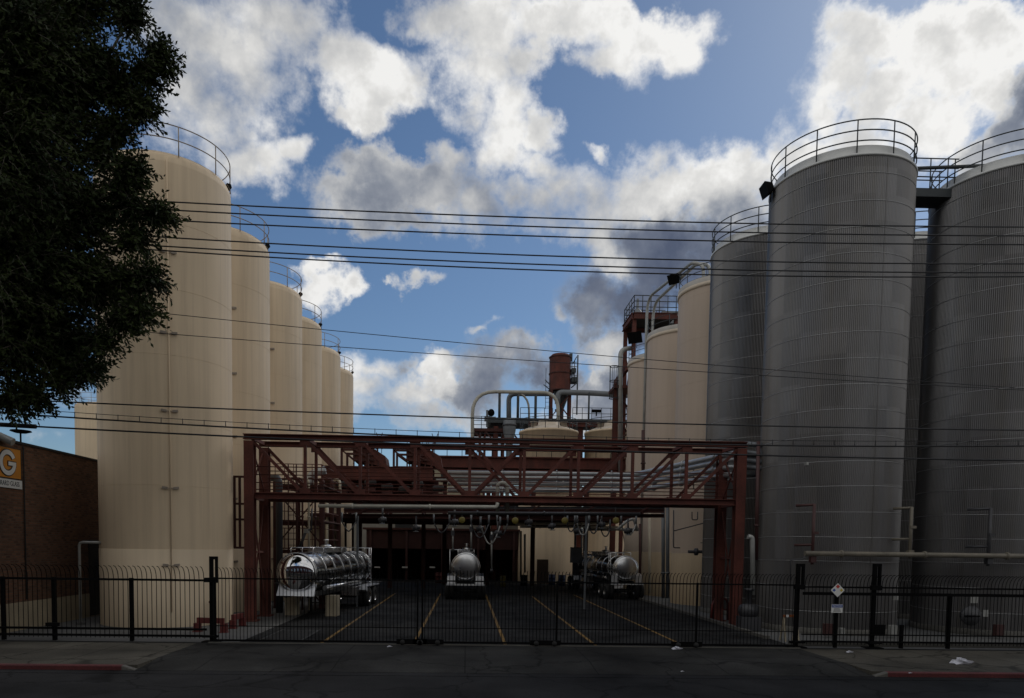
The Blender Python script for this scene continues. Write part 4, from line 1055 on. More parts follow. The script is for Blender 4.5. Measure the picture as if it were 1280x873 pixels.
    for dl in (-.22, .22): m.tube(P(ll+dl,lo,zf-.1), P(ll+dl,lo,zt+.22), .022, 6)
    for k in range(8): z = zf+.05+(zt-zf)*k/8; m.tube(P(ll-.22,lo,z), P(ll+.22,lo,z), .018, 6)
    for dl in (-.22, .22): m.tube(P(ll+dl,lo,zt+.2), P(ll+dl,0,zt+.2), .022, 6)
    m.build('ladder', MAT['steel_brushed'], t)
    # side valves and cabinet
    for o in (-1, 1):
        m = MB(); c = P(Ltot*.55, o*.85, zf-.25); m.box(c, (.55,.75,.42), math.atan2(a.y,a.x)); m.build('valve_cabinet', MAT['steel_brushed'], t)
    return t
p1 = at(369.5, 716, 31.0); e1 = at(434, 708, 41.5)
tanker('mirror polished tank trailer parked by the left silos on beige supports', (p1.x, 31.0), (p1.x+1.15, 41.0), p1.z, .84, MAT['steel_barrel'], MAT['steel'], True, nb=8)
p2 = at(582, 709.5, 43.7)
tanker('brushed steel tank trailer seen end on in the middle bay', (p2.x, 43.7), (p2.x+.1, 54.0), p2.z, .86, MAT['steel_brushed'], MAT['steel_brushed'], False)
p3 = at(783, 711, 45.3)
tanker('tank trailer with shiny side rings parked by the right silos', (p3.x, 45.3), (p3.x-.75, 57.6), p3.z, .78, MAT['steel_barrel'], MAT['steel_brushed'], False, nb=9, far_wheels=True)
# ------------------------------------------------------------------ process plant behind the gantry
def pipe(label, pts, r, mat, group=None, name='pipe', flange=True, n=10, bend=None):
    """pipe through 3-D points with rounded corners"""
    pts = [Vector(p) for p in pts]; out = [pts[0]]
    b = bend or r*3.2
    for i in range(1, len(pts)-1):
        p = pts[i]; u = (pts[i-1]-p); v = (pts[i+1]-p); d = min(b, u.length*.49, v.length*.49); u.normalize(); v.normalize()
        A_, B_ = p+u*d, p+v*d
        for k in range(7):
            s = k/6; out.append(A_*(1-s)**2+p*2*s*(1-s)+B_*s*s)
    out.append(pts[-1])
    t = thing(name, label, name.replace('_', ' '), pts[0], group)
    MB().path(out, r, n).build('tube', MAT[mat], t)
    if flange:
        for p, q in zip(pts, pts[1:]):
            l = (q-p).length; a = (q-p).normalized()
            for k in range(int(l//3.2)):
                c = p+a*(1.4+k*3.2)
                if (q-c).length > .6: MB().lathe([(r, -.04), (r*1.45, -.035), (r*1.45, .035), (r, .04)], c, n, axis=a, ref=(0,0,1) if abs(a.z) < .9 else (1,0,0)).build('flange', MAT[mat], t)
    return t
def frame_bar(m, a, b, Y, w, h=None): m.bar(at(*a, Y), at(*b, Y), w, h)

# four insulated pipes from the grey silos, through the gantry and back into the plant
PG = 'insulated pipes bending through the right end of the gantry'
lab = ['topmost', 'second', 'third', 'lowest']
for i, (y0, y1, zz) in enumerate(((565, 588, 0), (572, 594, 0), (581, 601, 0), (590, 610, 0))):
    s = at(921, y0, 31.5); z = s.z-.05
    k = V(at(795, y1, 42).x, 42, z)
    e = V(at(560, y1+4, 43.5).x, 43.5, at(640, y1+4, 43.5).z)
    k.z = (z+e.z)/2
    pipe(f'{lab[i]} of the four pale insulated pipes fanning out at the gantry end', [(13.0, 31.7+.1*i, z), (s.x-.1, 31.7+.1*i, z), k, e], .13, 'insul', PG, bend=.5)
# long pale pipe hung below the deck
p = [at(398, 632.5, 30.05), at(621, 634, 30.05), at(622, 628.5, 30.05)]
pipe('long pale pipe hanging under the gantry deck with an upturned end', p, .075, 'pipe_pale', bend=.16)
pipe('small pale pipe arch standing behind the gantry cross brace', [at(622, 640, 31.5), at(622, 604, 31.5), at(634, 604, 31.5), at(634, 640, 31.5)], .085, 'pipe_pale', bend=.2)
pipe('dark utility header running below the gantry deck', [at(560, 641.5, 34.5), at(800, 643, 34.5)], .085, 'pipe_dark')
# loading rack under the gantry: beams, reels, arms
t = thing('loading_rack', 'dark steel loading rack hung with hoses beneath the red gantry', 'loading rack', (1, 38, 0))
for px in (447, 733):
    m = MB(); a = at(px, 645, 38); m.bar((a.x, 38, 0), (a.x, 38, a.z), .11); m.build('post', MAT['pipe_grey'], t)
for y, py, mt in ((37.6, 639, 'red_dark'), (38.6, 645, 'red_dark'), (38.1, 636, 'pipe_dark')):
    m = MB(); m.ibeam(at(430, py, y), at(830, py, y), .16, .2, .025); m.build('beam', MAT[mt], t)
for k in range(9): m = MB(); a = at(436+k*46, 641, 37.4); m.bar(a, V(a.x, 38.7, a.z), .08, .1); m.build('joist', MAT['red_dark'], t)
for k in range(6): m = MB(); a = at(450+k*70, 640, 37.5); b_ = at(485+k*70, 622, 37.5); m.bar(a, b_, .07); m.build('brace', MAT['red_dark'], t)
m = MB(); m.box2((-10.2, 46.5, 5.16), (10.6, 61, 5.24))  # solid deck added to keep sky light off the rear yard
for k in range(6): m.box2((-10.2, 46.6+k*2.8, 5.0), (10.6, 46.76+k*2.8, 5.158))
m.build('added_shade_deck', MAT['red_dark'], t)
for px in (577.5, 644, 706, 770):
    c = at(px, 650.5 if px < 600 else 651, 36.6)
    r_ = thing('hose_reel', {577.5:'leftmost yellow disc hanging under the gantry deck', 644:'yellow disc hung just left of the pale round tank wall', 706:'yellow disc hung before the pale round tank wall', 770:'yellow disc hung above the tank trailer by the right silos'}[px], 'disc', c, 'yellow round discs under the deck')
    MB().lathe([(.001,-.06),(.14,-.06),(.165,-.04),(.165,.04),(.14,.06),(.001,.06)], c, 24, axis=(0,1,0), ref=(0,0,1)).build('drum', MAT['yellow_disc'], r_)
    m = MB(); m.bar(c+V(0,.12,0), c+V(0,.12,.75), .05); m.box(c+V(0,.1,.0), (.14,.1,.14)); m.build('hanger', MAT['pipe_dark'], r_)
def hose(label, px, py, Y, w, drop, mat='pipe_dark'):
    c = at(px, py, Y); t = thing('hose', label, 'hose', c, 'hoses looped under the gantry'); m = MB(); pts = []
    for k in range(19):
        s = k/18; pts.append(c+V((s-.5)*w, .15*math.sin(s*7), -drop*math.sin(PI*s)))
    m.path(pts, .035, 6); m.build('tube', MAT[mat], t)
    for e_ in (pts[0], pts[-1]): m = MB(); m.tube(e_, e_+V(0,0,.45), .05, 6); m.build('coupling', MAT['pipe_grey'], t)
hose('looped hose hanging nearest the middle tank trailer', 613, 657, 36.8, 1.0, .95, 'pipe'); hose('narrow looped hose hung between two yellow discs', 628, 654, 37.2, .55, .6)
hose('hose loop hanging beside the pale round tank', 729, 654, 36.9, .62, .62, 'pipe'); hose('short hose loop tucked before the right hand tank', 714, 655, 37.1, .4, .4); hose('hose loop above the rear of the right tank trailer', 742, 655, 37, .45, .5)
def arm(label, px, Y, top, bot, mat='pipe'):
    a = at(px, top, Y); b = at(px, bot, Y)
    t = thing('loading_boom', label, 'boom', a, 'loading arms dropping to the trailers'); m = MB(); m.tube(a, b, .045, 8); m.build('drop_pipe', MAT[mat], t)
    m = MB(); m.lathe([(.05,0),(.09,.02),(.09,.16),(.05,.2)], b, 10); m.build('nozzle', MAT['pipe_dark'], t); m = MB(); m.box(a-V(0,0,.3), (.2,.16,.3)); m.build('valve', MAT['pipe_dark'], t)
arm('loading arm dropping left of the middle tank trailer manhole', 566, 42, 660, 690); arm('loading arm dropping onto the middle tank trailer top', 589, 42, 655, 690); arm('long loading arm right of the middle tank trailer', 614.5, 40, 665, 716)
t = thing('loading_boom', 'black folded loading arm angled above the mirrored tanker', 'boom', at(375, 685, 35), 'loading arms dropping to the trailers')
m = MB(); m.tube(at(374, 686, 35), at(383, 663, 35), .07, 8); m.tube(at(383, 663, 35), at(389, 662, 35), .05, 8); m.tube(at(389, 663, 35), at(390, 636, 35), .04, 8); m.build('drop_pipe', MAT['pipe_dark'], t)
m = MB(); m.box(at(383, 664, 35), (.2,.2,.2)); m.build('valve', MAT['pipe'], t)

# under-deck clutter: valves, swivel joints and looped lines hung from the rack
hose('slack hose hanging between the two middle drop pipes', 600, 655, 36.5, .9, .7); hose('short slack hose right of the rightmost yellow disc', 786, 655, 37.2, .8, .55, 'pipe'); hose('hose loop hung far left below the deck', 436, 652, 36.9, .7, .5); hose('dark hose loop over the dark shed roof', 552, 654, 37.3, .8, .5); hose('double looped hose left of the right tank trailer', 757, 660, 38, .5, .45)
for i, (px, py, Y, lb) in enumerate(((568, 658, 36.2, 'dark swivel valve beside the leftmost yellow disc'), (600, 662, 36.4, 'dark swivel valve under the upturned pale pipe'), (622, 664, 36.6, 'dark swivel valve above the long loading boom'), (661, 657, 36.3, 'dark swivel valve right of the second yellow disc'), (690, 658, 36.5, 'dark swivel valve over the round tank wall'), (722, 660, 36.2, 'dark swivel valve beside the tall grey rack post'), (752, 659, 36.4, 'dark swivel valve over the rear of the right trailer'), (785, 663, 36.6, 'dark swivel valve beyond the rightmost yellow disc'), (520, 655, 36.4, 'dark swivel valve over the shed lamps'), (478, 652, 36.6, 'dark swivel valve over the left end of the shed'))):
    c = at(px, py-5+(i*37 % 11), Y+(i*53 % 7)*.3); t = thing('swivel_valve', lb, 'valve', c, 'swivel valves under the deck')
    m = MB(); m.lathe([(.01,-.2),(.11,-.2),(.11,-.1),(.17,-.08),(.17,.08),(.11,.1),(.11,.2),(.01,.2)], c, 12, axis=(1,.2*(i%3-1),.15), ref=(0,0,1)); m.tube(c, c+V(0,.05,.62), .045, 8); m.build('body', MAT['pipe_dark'], t)
    m = MB(); m.ring(c-V(0,.18,0)+V(0,0,-.2), .13, .018, 14, 5); m.tube(c, c-V(0,.18,.2), .02, 5); m.build('handwheel', MAT['pipe_grey'], t)
for i, (px, y0, y1, Y, mt, lb) in enumerate(((409, 628, 722, 47, 'pipe_cream', 'pale upright pipe in front of the fifth silo foot'), (432, 640, 716, 58, 'maroon', 'maroon upright post left of the dark shed corner'), (441, 640, 716, 57, 'red_dark', 'dark red upright post touching the dark shed corner'), (651, 664, 722, 60, 'pipe_cream', 'cream upright pipe at the left edge of the round tank'), (656, 668, 716, 60, 'pipe_cream', 'second cream upright pipe at the round tank edge'), (719, 655, 722, 59, 'pipe_dark', 'dark upright pipe in the gap between the round tanks'), (812, 640, 742, 47, 'pipe_cream', 'cream upright pipe on the middle tan silo'), (800, 655, 735, 49, 'maroon', 'maroon upright pipe between the tan silo feet'))):
    pipe(lb, [at(px, y1, Y), at(px, y0, Y)], .09, mt, 'upright pipes around the yard back', flange=False)
# red access platform beside the left silos
t = thing('access_platform', 'tall red steel access platform with ladders beside the left silos', 'platform', (-8.4, 40, 0))
cx = (-9.6, -7.3)
for x in cx:
    for y in (36.6, 41.4):
        m = MB(); m.ibeam((x, y, 0), (x, y, 6.4), .22, .24, .03); m.build('column', MAT['red_dark'], t)
for z in (3.0, 4.4, 6.2):
    m = MB(); m.box2((cx[0]-.1, 36.5, z), (cx[1]+.1, 41.5, z+.06)); m.ibeam((cx[0], 36.45, z-.12), (cx[1], 36.45, z-.12), .16, .2, .03); m.build('deck', MAT['red_dark'], t)
    m = MB()
    for dz in (.5, 1.05): m.tube((cx[0], 36.5, z+dz), (cx[1], 36.5, z+dz), .022, 6); m.tube((cx[1], 36.5, z+dz), (cx[1], 41.5, z+dz), .022, 6)
    for k in range(6): x = cx[0]+(cx[1]-cx[0])*k/5; m.tube((x, 36.5, z), (x, 36.5, z+1.05), .02, 6)
    m.build('handrail', MAT['red'], t)
m = MB()
for x in (-8.9, -8.5): m.tube((x, 36.3, .2), (x, 36.3, 7.2), .035, 6)
for k in range(22): m.tube((-8.9, 36.3, .5+k*.3), (-8.5, 36.3, .5+k*.3), .016, 5)
m.build('ladder', MAT['red_dark'], t)
m = MB()
for z in (.2, 3.2): m.bar((cx[0], 36.7, z), (cx[1], 36.7, z+2.7), .06); m.bar((cx[0], 36.76, z+2.7), (cx[1], 36.76, z), .06)
m.build('brace', MAT['red_dark'], t)
# vertical pipes on the platform
for i, (px, Y, r, mt) in enumerate(((349, 34.2, .16, 'pipe_dark'), (371, 35.5, .06, 'red_dark'), (378, 35.6, .05, 'red_dark'), (386, 35.8, .055, 'pipe_cream'), (394, 36, .05, 'maroon'), (404, 43.5, .10, 'red_dark'), (415, 44, .12, 'red_dark'), (425, 45, .08, 'pipe_cream'))):
    a = at(px, 608, Y); x = a.x
    pipe(['fat dark upright pipe behind the left gantry leg', 'thin red upright pipe, first of a close bunch', 'thin red upright pipe, second of a close bunch', 'slim cream upright pipe among red ones', 'slim maroon upright pipe beside the cream one', 'red upright post pipe in front of the fourth silo', 'stout red upright pipe left of the dark shed', 'cream upright pipe nearest the dark shed'][i], [(x, Y, 0), (x, Y, a.z+.4), (x-.9, Y+.8, a.z+.4)], r, mt, 'upright pipes by the left silos', bend=.3)
pipe('galvanised curved elbow duct shining above the left walkway', [at(386, 616, 40), at(388, 592, 40), at(407, 588, 40)], .22, 'pipe', bend=.9)

# red conveyor gallery with two hopper housings (left of centre)
GYc = 55
t = thing('conveyor_gallery', 'dark red conveyor gallery with two slope ended hopper housings', 'conveyor', (-6, GYc, 0))
a = at(404, 592, GYc); b = at(542, 592, GYc)
m = MB(); m.ibeam((a.x, GYc-1, a.z), (b.x, GYc-1, a.z), .35, .95, .06); m.ibeam((a.x, GYc+1.5, a.z), (b.x, GYc+1.5, a.z), .35, .95, .06)
m.build('girder', MAT['red'], t)
m = MB(); m.box2((a.x, GYc-.8, a.z-.2), (b.x, GYc+1.3, a.z-.05)); m.build('deck', MAT['red_dark'], t)
for px0, px1, py0 in ((430, 474, 563), (494, 542, 564)):
    p = at(px0, py0, GYc); q = at(px1, 584, GYc); m = MB()
    y0, y1 = GYc-1, GYc+1.5; sl = 1.1; wd = q.x-p.x; p.x += wd*.34; q.z += (p.z-q.z)*.3
    vs = [(p.x,y0,q.z),(q.x,y0,q.z),(q.x-sl*.2,y0,p.z),(p.x,y0,p.z)]
    sect = [(p.x, q.z), (q.x+.7, q.z-.5), (q.x+.55, q.z+.35), (q.x-.25, p.z), (p.x, p.z)]
    vs = [(x, y0, z) for x, z in sect]+[(x, y1, z) for x, z in sect]
    m.add(vs, [(0,1,2,3,4), (9,8,7,6,5)]+[(i, 5+i, 5+(i+1)%5, (i+1)%5) for i in range(5)])
    m.build('hopper_housing', MAT['red'], t)
    m = MB()
    for y_ in (y0, y1):
        m.bar((p.x-wd*.34, y_, p.z-.08), (p.x, y_, p.z-.08), .16); m.bar((p.x-wd*.34, y_, q.z-.5), (p.x-wd*.34, y_, p.z), .16); m.bar((p.x-wd*.34, y_, p.z-.1), (p.x, y_, q.z), .12)
        for k in range(6): m.bar((p.x+k*.45, y_, q.z-.5), (p.x+k*.45, y_, q.z), .1)
        m.bar((p.x-wd*.34, y_, q.z-.5), (q.x, y_, q.z-.5), .14)
    m.build('hopper_frame', MAT['red_dark'], t)
    m = MB()
    for k in range(5):
        x = p.x+(q.x-p.x)*k/4; m.bar((x, y0-.06, q.z), (x, y0-.06, p.z+.02), .12, .1)
    for f in (.03, .5, .97): m.bar((p.x, y0-.14, q.z+(p.z-q.z)*f), (q.x-.2, y0-.14, q.z+(p.z-q.z)*f), .06, .14)
    m.bar((p.x, y0-.2, p.z), (p.x+1.4, y0-.2, q.z), .1); m.build('rib', MAT['red_dark'], t)
    m = MB(); zr = p.z
    for dz in (.45, .9): m.tube((p.x, y0, zr+dz), (q.x, y0, zr+dz), .025, 6); m.tube((p.x, y1, zr+dz), (q.x, y1, zr+dz), .025, 6)
    for k in range(5): x = p.x+(q.x-p.x)*k/4; m.tube((x, y0, zr), (x, y0, zr+.9), .025, 6); m.tube((x, y1, zr), (x, y1, zr+.9), .025, 6)
    m.bar((q.x-.1, y0, zr), (q.x+.35, y0, zr+1.2), .05); m.bar((q.x+.35, y0, zr), (q.x-.1, y0, zr+1.2), .05)
    m.build('handrail', MAT['red_dark'], t)
    m = MB()
    for k in (.2, .8):
        x = p.x+(q.x-p.x)*k; m.bar((x, GYc, a.z+.4), (x, GYc, q.z), .3)
    m.build('support', MAT['red_dark'], t)
for px in (412, 450, 488, 530):
    x = at(px, 600, GYc).x; m = MB(); m.ibeam((x, GYc, 0), (x, GYc, a.z-.5), .3, .3, .04); m.build('column', MAT['red_dark'], t)
m = MB()
for k in range(6):
    x0_ = a.x+(b.x-a.x)*k/6; x1_ = a.x+(b.x-a.x)*(k+1)/6
    m.bar((x0_, GYc, a.z-.5), (x1_, GYc, a.z-2.4), .14); m.bar((x0_, GYc+.1, a.z-2.4), (x1_, GYc+.1, a.z-2.4), .16)
m.build('brace', MAT['red_dark'], t)
m = MB(); q_ = at(404, 617, GYc+1.6); p_ = at(548, 601, GYc+1.6); m.box2((q_.x, GYc+1.6, q_.z), (p_.x, GYc+2.4, p_.z)); m.build('belt_housing', MAT['red_dark'], t)
for i, (px, py) in enumerate(((428, 606), (447, 611), (463, 604), (484, 609), (505, 612), (522, 606), (548, 611))):
    c = at(px, py, GYc-3)
    tt = thing('pump_motor', ['small dark motor by the fourth silo edge','dark motor second along the gallery shelf','dark motor under the left hopper housing','dark motor between the two hopper housings','dark motor under the right hopper housing','small dark motor right of the right hopper housing','dark motor by the tan building'][i], 'motor', c, 'dark motors below the conveyor gallery')
    m = MB(); m.lathe([(.01,-.4),(.2,-.4),(.24,-.25),(.24,.25),(.18,.4),(.01,.4)], c, 14, axis=(1,0,.1), ref=(0,0,1)); m.build('housing', MAT['dark_int'], tt)
    m = MB(); m.box(c-V(0,0,.5), (.7,.5,.3)); m.bar(c-V(0,0,.6), c-V(0,0,1.2), .12); m.build('mount', MAT['red_dark'], tt)

# horizontal pipe bridge girder
BY = 60
t = thing('pipe_bridge', 'broad red horizontal pipe bridge girder behind the gantry', 'pipe bridge', (5, BY, 0))
a = at(540, 577, BY); b = at(782, 580, BY)
m = MB(); m.ibeam((a.x, BY, a.z), (b.x, BY, a.z), .5, .95, .1); m.build('girder', MAT['red'], t)
m = MB(); m.ibeam((a.x, BY+2, a.z-.1), (b.x, BY+2, a.z-.1), .5, .7, .1); m.box2((a.x, BY+.3, a.z+.3), (b.x, BY+1.8, a.z+.36)); m.build('deck', MAT['red_dark'], t)
m = MB()
for dz in (.5, 1.0): m.tube((a.x, BY+.1, a.z+.48+dz), (b.x, BY+.1, a.z+.48+dz), .028, 6)
for k in range(14): x = a.x+(b.x-a.x)*k/13; m.tube((x, BY+.1, a.z+.4), (x, BY+.1, a.z+1.48), .028, 6)
m.build('handrail', MAT['rail_dark'], t)
for px in (556, 611, 668, 735):
    x = at(px, 600, BY).x; m = MB(); m.ibeam((x, BY+.6, 0), (x, BY+.6, a.z-.48), .35, .35, .04); m.build('column', MAT['red_dark'], t)
m = MB(); z = at(650, 601, BY).z; m.ibeam((a.x, BY, z), (b.x, BY, z), .3, .4, .05)
for k in range(7):
    x0_ = a.x+(b.x-a.x)*k/7; x1_ = a.x+(b.x-a.x)*(k+1)/7; m.bar((x0_, BY+.2, z if k % 2 else a.z-.4), (x1_, BY+.2, a.z-.4 if k % 2 else z), .14)
m.build('lower_chord', MAT['red_dark'], t)
# straight pipes racked below the bridge
for i, (py, r, mt, lb, x0_, x1_) in enumerate(((593, .10, 'pipe_pale', 'pale racked pipe, upper of the rack behind the gantry', 560, 792), (600, .07, 'pipe', 'grey racked pipe, second of the rack behind the gantry', 545, 800), (604, .09, 'pipe_cream', 'cream racked pipe, third of the rack behind the gantry', 618, 800), (610, .08, 'pipe', 'grey racked pipe, lowest of the rack behind the gantry', 560, 806),
                                              (655, .10, 'pipe_cream', 'cream racked pipe over the pale round tank foot', 644, 760), (659, .07, 'pipe_pale', 'pale racked pipe crossing the pale round tank foot', 650, 772), (662, .1, 'pipe', 'grey racked pipe end on above the right tank trailer', 735, 800), (639, .09, 'maroon', 'maroon racked pipe just under the gantry deck', 690, 800))):
    Y = 47+i*.7
    pipe(lb, [at(x0_, py, Y), at(x1_, py, Y)], r, mt, 'racked pipes behind the gantry')
pipe('grey angled hose pipe dipping over the right tank trailer', [at(772, 662, 44), at(783, 652, 44), at(792, 648, 44), at(797, 664, 44)], .09, 'pipe', bend=.4)
for px, Y, lb in ((598, 50, 'left small grey cabinet behind the gantry cross brace'), (663, 50, 'right small grey cabinet behind the gantry')):
    c = at(px, 606, Y); t = thing('control_cabinet', lb, 'cabinet', c, 'grey cabinets on the rack'); m = MB(); m.box(c, (.85, .5, 1.0)); m.build('body', MAT['pipe_grey'], t); m = MB(); m.bar(c-V(0,0,.5), V(c.x,c.y,c.z-1.4), .15); m.box(c+V(0,-.26,0), (.7,.02,.85)); m.build('door', MAT['pipe_grey'], t)

# two pale round tanks in the middle
def round_tank(label, cx, cy, r, h, door_px=None):
    t = thing('round_tank', label, 'tank', (cx, cy, 0), 'pale round process tanks')
    MB().lathe([(r+.03, 0), (r+.03, 3.2), (r, 3.21), (r, h-.3), (r+.06, h-.29), (r+.06, h-.1), (r, h-.09)], (cx, cy, 0), 72).build('shell', MAT['tan'], t)
    MB().lathe([(r, h-.09), (r-.4, h+.1), (1.0, h+.5), (.95, h+.9), (.01, h+.95)], (cx, cy, 0), 48).build('roof', MAT['tan_rim'], t)
    m = MB(); railing(m, (cx, cy), r-.05, h-.1, (1.05, .55), 14, tr=.028, post=.03, h=1.05); m.build('railing', MAT['rail_dark'], t)
    m = MB()
    for k in range(4): aa = k*1.6+.6; m.lathe([(.28,0),(.28,.5),(.36,.52),(.36,.6),(.01,.62)], (cx+(r-.8)*math.cos(aa), cy+(r-.8)*math.sin(aa), h+.05), 14)
    m.build('nozzle', MAT['rail_tan'], t)
    a = facing(cx, cy, -.12); dx, dy = math.cos(a), math.sin(a); tx, ty = -dy, dx
    m = MB(); p = V(cx+(r+.05)*dx, cy+(r+.05)*dy, 1.1)
    m.add([p+V(tx*i*.5+dx*k, ty*i*.5+dy*k, j*1.05) for k in (-.3, .05) for i, j in ((-1,-1),(1,-1),(1,1),(-1,1))], [(0,1,2,3),(7,6,5,4),(0,4,5,1),(1,5,6,2),(2,6,7,3),(3,7,4,0)])
    m.build('door', MAT['door'], t)
TY = 66.5
c1 = at(684, 640, TY); c2 = at(766, 640, 67.5)
round_tank('pale round tank standing nearest the red dust collector', c1.x, TY, 2.66, at(684, 533, TY-2.8).z, 1)
round_tank('pale round tank between its twin and the tan silos', c2.x, 67.5, 2.75, at(762, 534, 64.8).z)

# dark shed in the middle background
SY = 66
a = at(458, 662, SY); b = at(648, 664, SY)
t = thing('loading_shed', 'dark maroon open fronted loading shed behind the middle tanker', 'shed', ((a.x+b.x)/2, SY+3, 0))
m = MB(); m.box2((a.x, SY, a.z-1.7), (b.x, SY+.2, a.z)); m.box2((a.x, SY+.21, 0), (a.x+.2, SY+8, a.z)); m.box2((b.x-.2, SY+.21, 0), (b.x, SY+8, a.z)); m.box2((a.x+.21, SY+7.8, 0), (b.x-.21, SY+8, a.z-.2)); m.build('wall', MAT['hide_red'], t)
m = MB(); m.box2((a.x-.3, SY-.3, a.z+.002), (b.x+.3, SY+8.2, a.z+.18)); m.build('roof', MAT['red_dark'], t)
for k in range(5):
    x = a.x+.4+(b.x-a.x-.8)*k/4; m = MB(); m.bar((x, SY-.1, 0), (x, SY-.1, a.z-.02), .2); m.build('post', MAT['maroon'], t)
for i, px in enumerate((473, 507, 541)):
    c = at(px, 709, SY+.5); m = MB(); m.box((c.x, SY-.3, c.z), (.5, .25, .12)); m.build('wall_lamp', MAT['sign_white'], t)
# louvred pale building with windows above the shed
a = at(396, 662, 76); b = at(665, 634, 76)
t = thing('louvred_building', 'pale building with louvres above the dark loading shed', 'building', ((a.x+b.x)/2, 79, 0))
m = MB(); m.box2((a.x, 76, 0), (b.x, 82, b.z)); m.build('wall', MAT['pale_clad'], t)
m = MB(); m.box2((a.x-.2, 75.8, b.z+.002), (b.x+.2, 82.2, b.z+.25)); m.build('roof', MAT['dark_int'], t)
p = at(494, 645, 76); q = at(516, 662, 76); m = MB(); m.box2((p.x, 75.93, q.z), (q.x, 75.99, p.z)); m.build('window', MAT['dark_int'], t)
m = MB(); p = at(519, 649, 76); q = at(528, 662, 76)
for k in range(4): z = q.z+(p.z-q.z)*k/3; m.box2((p.x, 75.85, z-.06), (q.x, 75.94, z+.06))
m.build('louvre', MAT['white'], t)
m = MB(); p = at(500, 652, 76); m.box2((p.x, 75.86, p.z-.2), (p.x+.5, 75.92, p.z+.15)); m.box2((p.x+.8, 75.86, p.z-.2), (p.x+1.0, 75.92, p.z+.15)); m.build('window_pane', MAT['white'], t)

# red process tower behind the gantry, with dust collector and ducts
RY = 70.5
t = thing('process_tower', 'red steel process tower with dark decks rising behind the gantry', 'tower', (at(640, 600, RY).x, RY, 0))
Zd = at(640, 529, RY).z
for px, w in ((600, .2), (606, .16), (619.5, .45), (629, .2), (725, .5), (757, .22)):
    x = at(px, 560, RY).x; zt_ = Zd-.35 if px > 612 else at(px, 540, RY).z
    for y in (RY, RY+3.2):
        m = MB(); m.ibeam((x, y, 0), (x, y, zt_), w, .35, .05); m.build('column', MAT['red'], t)
def deckbar(pxa, pxb, py, h, mat='rail_dark', dep=3.2):
    a = at(pxa, py, RY); b = at(pxb, py, RY); m = MB(); m.box2((a.x, RY-.4, a.z-h/2), (b.x, RY+dep, a.z+h/2)); m.build('deck', MAT[mat], t)
    return a, b
deckbar(610, 660, 526, .5); A1, B1 = deckbar(660.2, 786, 527, .5); A2, B2 = deckbar(591, 640, 538, .3, 'red_dark')
m = MB(); z = at(740, 532.5, RY).z; m.ibeam((A1.x, RY-.45, z), (B1.x, RY-.45, z), .3, .4, .06); m.build('edge_beam', MAT['red'], t)
def rail2(pxa, pxb, pyd, hts=(.5, 1.05), n=8, step_y=RY-.4):
    a = at(pxa, pyd, RY); b = at(pxb, pyd, RY); m = MB()
    for h in hts: m.tube((a.x, step_y, a.z+h), (b.x, step_y, a.z+h), .03, 6)
    for k in range(n+1): x = a.x+(b.x-a.x)*k/n; m.tube((x, step_y, a.z), (x, step_y, a.z+hts[-1]), .03, 6)
    m.build('handrail', MAT['rail_dark'], t)
rail2(591, 612, 537, (.4, .8, 1.2), 2); rail2(715, 786, 525, (.55, 1.1), 6); rail2(650, 690, 525, (.55, 1.1), 4)
m = MB()
for (p, q) in (((592, 540), (606, 552)), ((607, 540), (618, 552)), ((694, 526), (705, 512)), ((705, 526), (694, 512)), ((735, 533), (760, 560)), ((592, 568), (618, 585)), ((640, 540), (655, 560))): frame_bar(m, p, q, RY-.3, .14)
m.build('brace', MAT['red_dark'], t)
# lower equipment shelf visible through the truss
deckbar(560, 786, 588, .25, 'red_dark')
m = MB()
for k in range(16):
    p = at(566+k*14, 586, RY-.2); h = random.uniform(.4, 1.3); m.box((p.x, RY+.4, p.z+h/2), (random.uniform(.3,.8), .6, h))
m.build('machinery', MAT['dark_int'], t)

DY = 71.6
t = thing('dust_collector', 'tall rust red dust collector with cone bottom and side platforms', 'dust collector', at(700, 490, DY))
p = at(687, 446, DY); q = at(713, 490, DY); cxx = (p.x+q.x)/2; rr = (q.x-p.x)/2
m = MB(); m.lathe([(rr, q.z), (rr, p.z-.3), (rr*.93, p.z+.02), (rr*.8, p.z+.18), (.01, p.z+.2)], (cxx, DY, 0), 16, smooth=False); m.build('body', MAT['red'], t)
for py in (447.5, 468, 489): z = at(700, py, DY).z; m = MB(); m.lathe([(rr+.002, -.06), (rr+.06, -.05), (rr+.06, .05), (rr+.002, .06)], (cxx, DY, z), 16, smooth=False); m.build('band', MAT['red_dark'], t)
zc_ = at(700, 512, DY).z
m = MB(); m.lathe([(rr*.8, q.z), (.22, zc_), (.22, zc_-.9)], (cxx+.2, DY, 0), 16); m.build('cone', MAT['pipe_dark'], t)
m = MB()
for px in (688.5, 711.5):
    for dy in (-.6, .6): x = at(px, 500, DY).x; m.bar((x, DY+dy, Zd), (x, DY+dy, q.z), .22)
m.bar((cxx-rr, DY-.7, Zd+.5), (cxx+rr, DY-.7, q.z-.2), .1); m.bar((cxx+rr, DY-.75, Zd+.5), (cxx-rr, DY-.75, q.z-.2), .1); m.build('leg', MAT['red'], t)
for py0, py1, pxe in ((462, 467, 719), (473, 479, 721)):
    a = at(713.5, py0, DY); b = at(pxe, py1, DY); m = MB(); m.box2((a.x, DY-.6, b.z), (b.x, DY+.6, a.z)); m.build('platform', MAT['rail_dark'], t)
m = MB()
for px in (713.8, 717, 721): x = at(px, 460, DY).x; m.tube((x, DY-.6, at(px, 520, DY).z if px == 721 else at(px, 480, DY).z), (x, DY-.6, at(px, 446 if px == 721 else 453, DY).z), .04 if px != 721 else .07, 6)
for py in (453, 458.5, 470): m.tube(at(713.5, py, DY-.6), at(721, py, DY-.6), .035, 6)
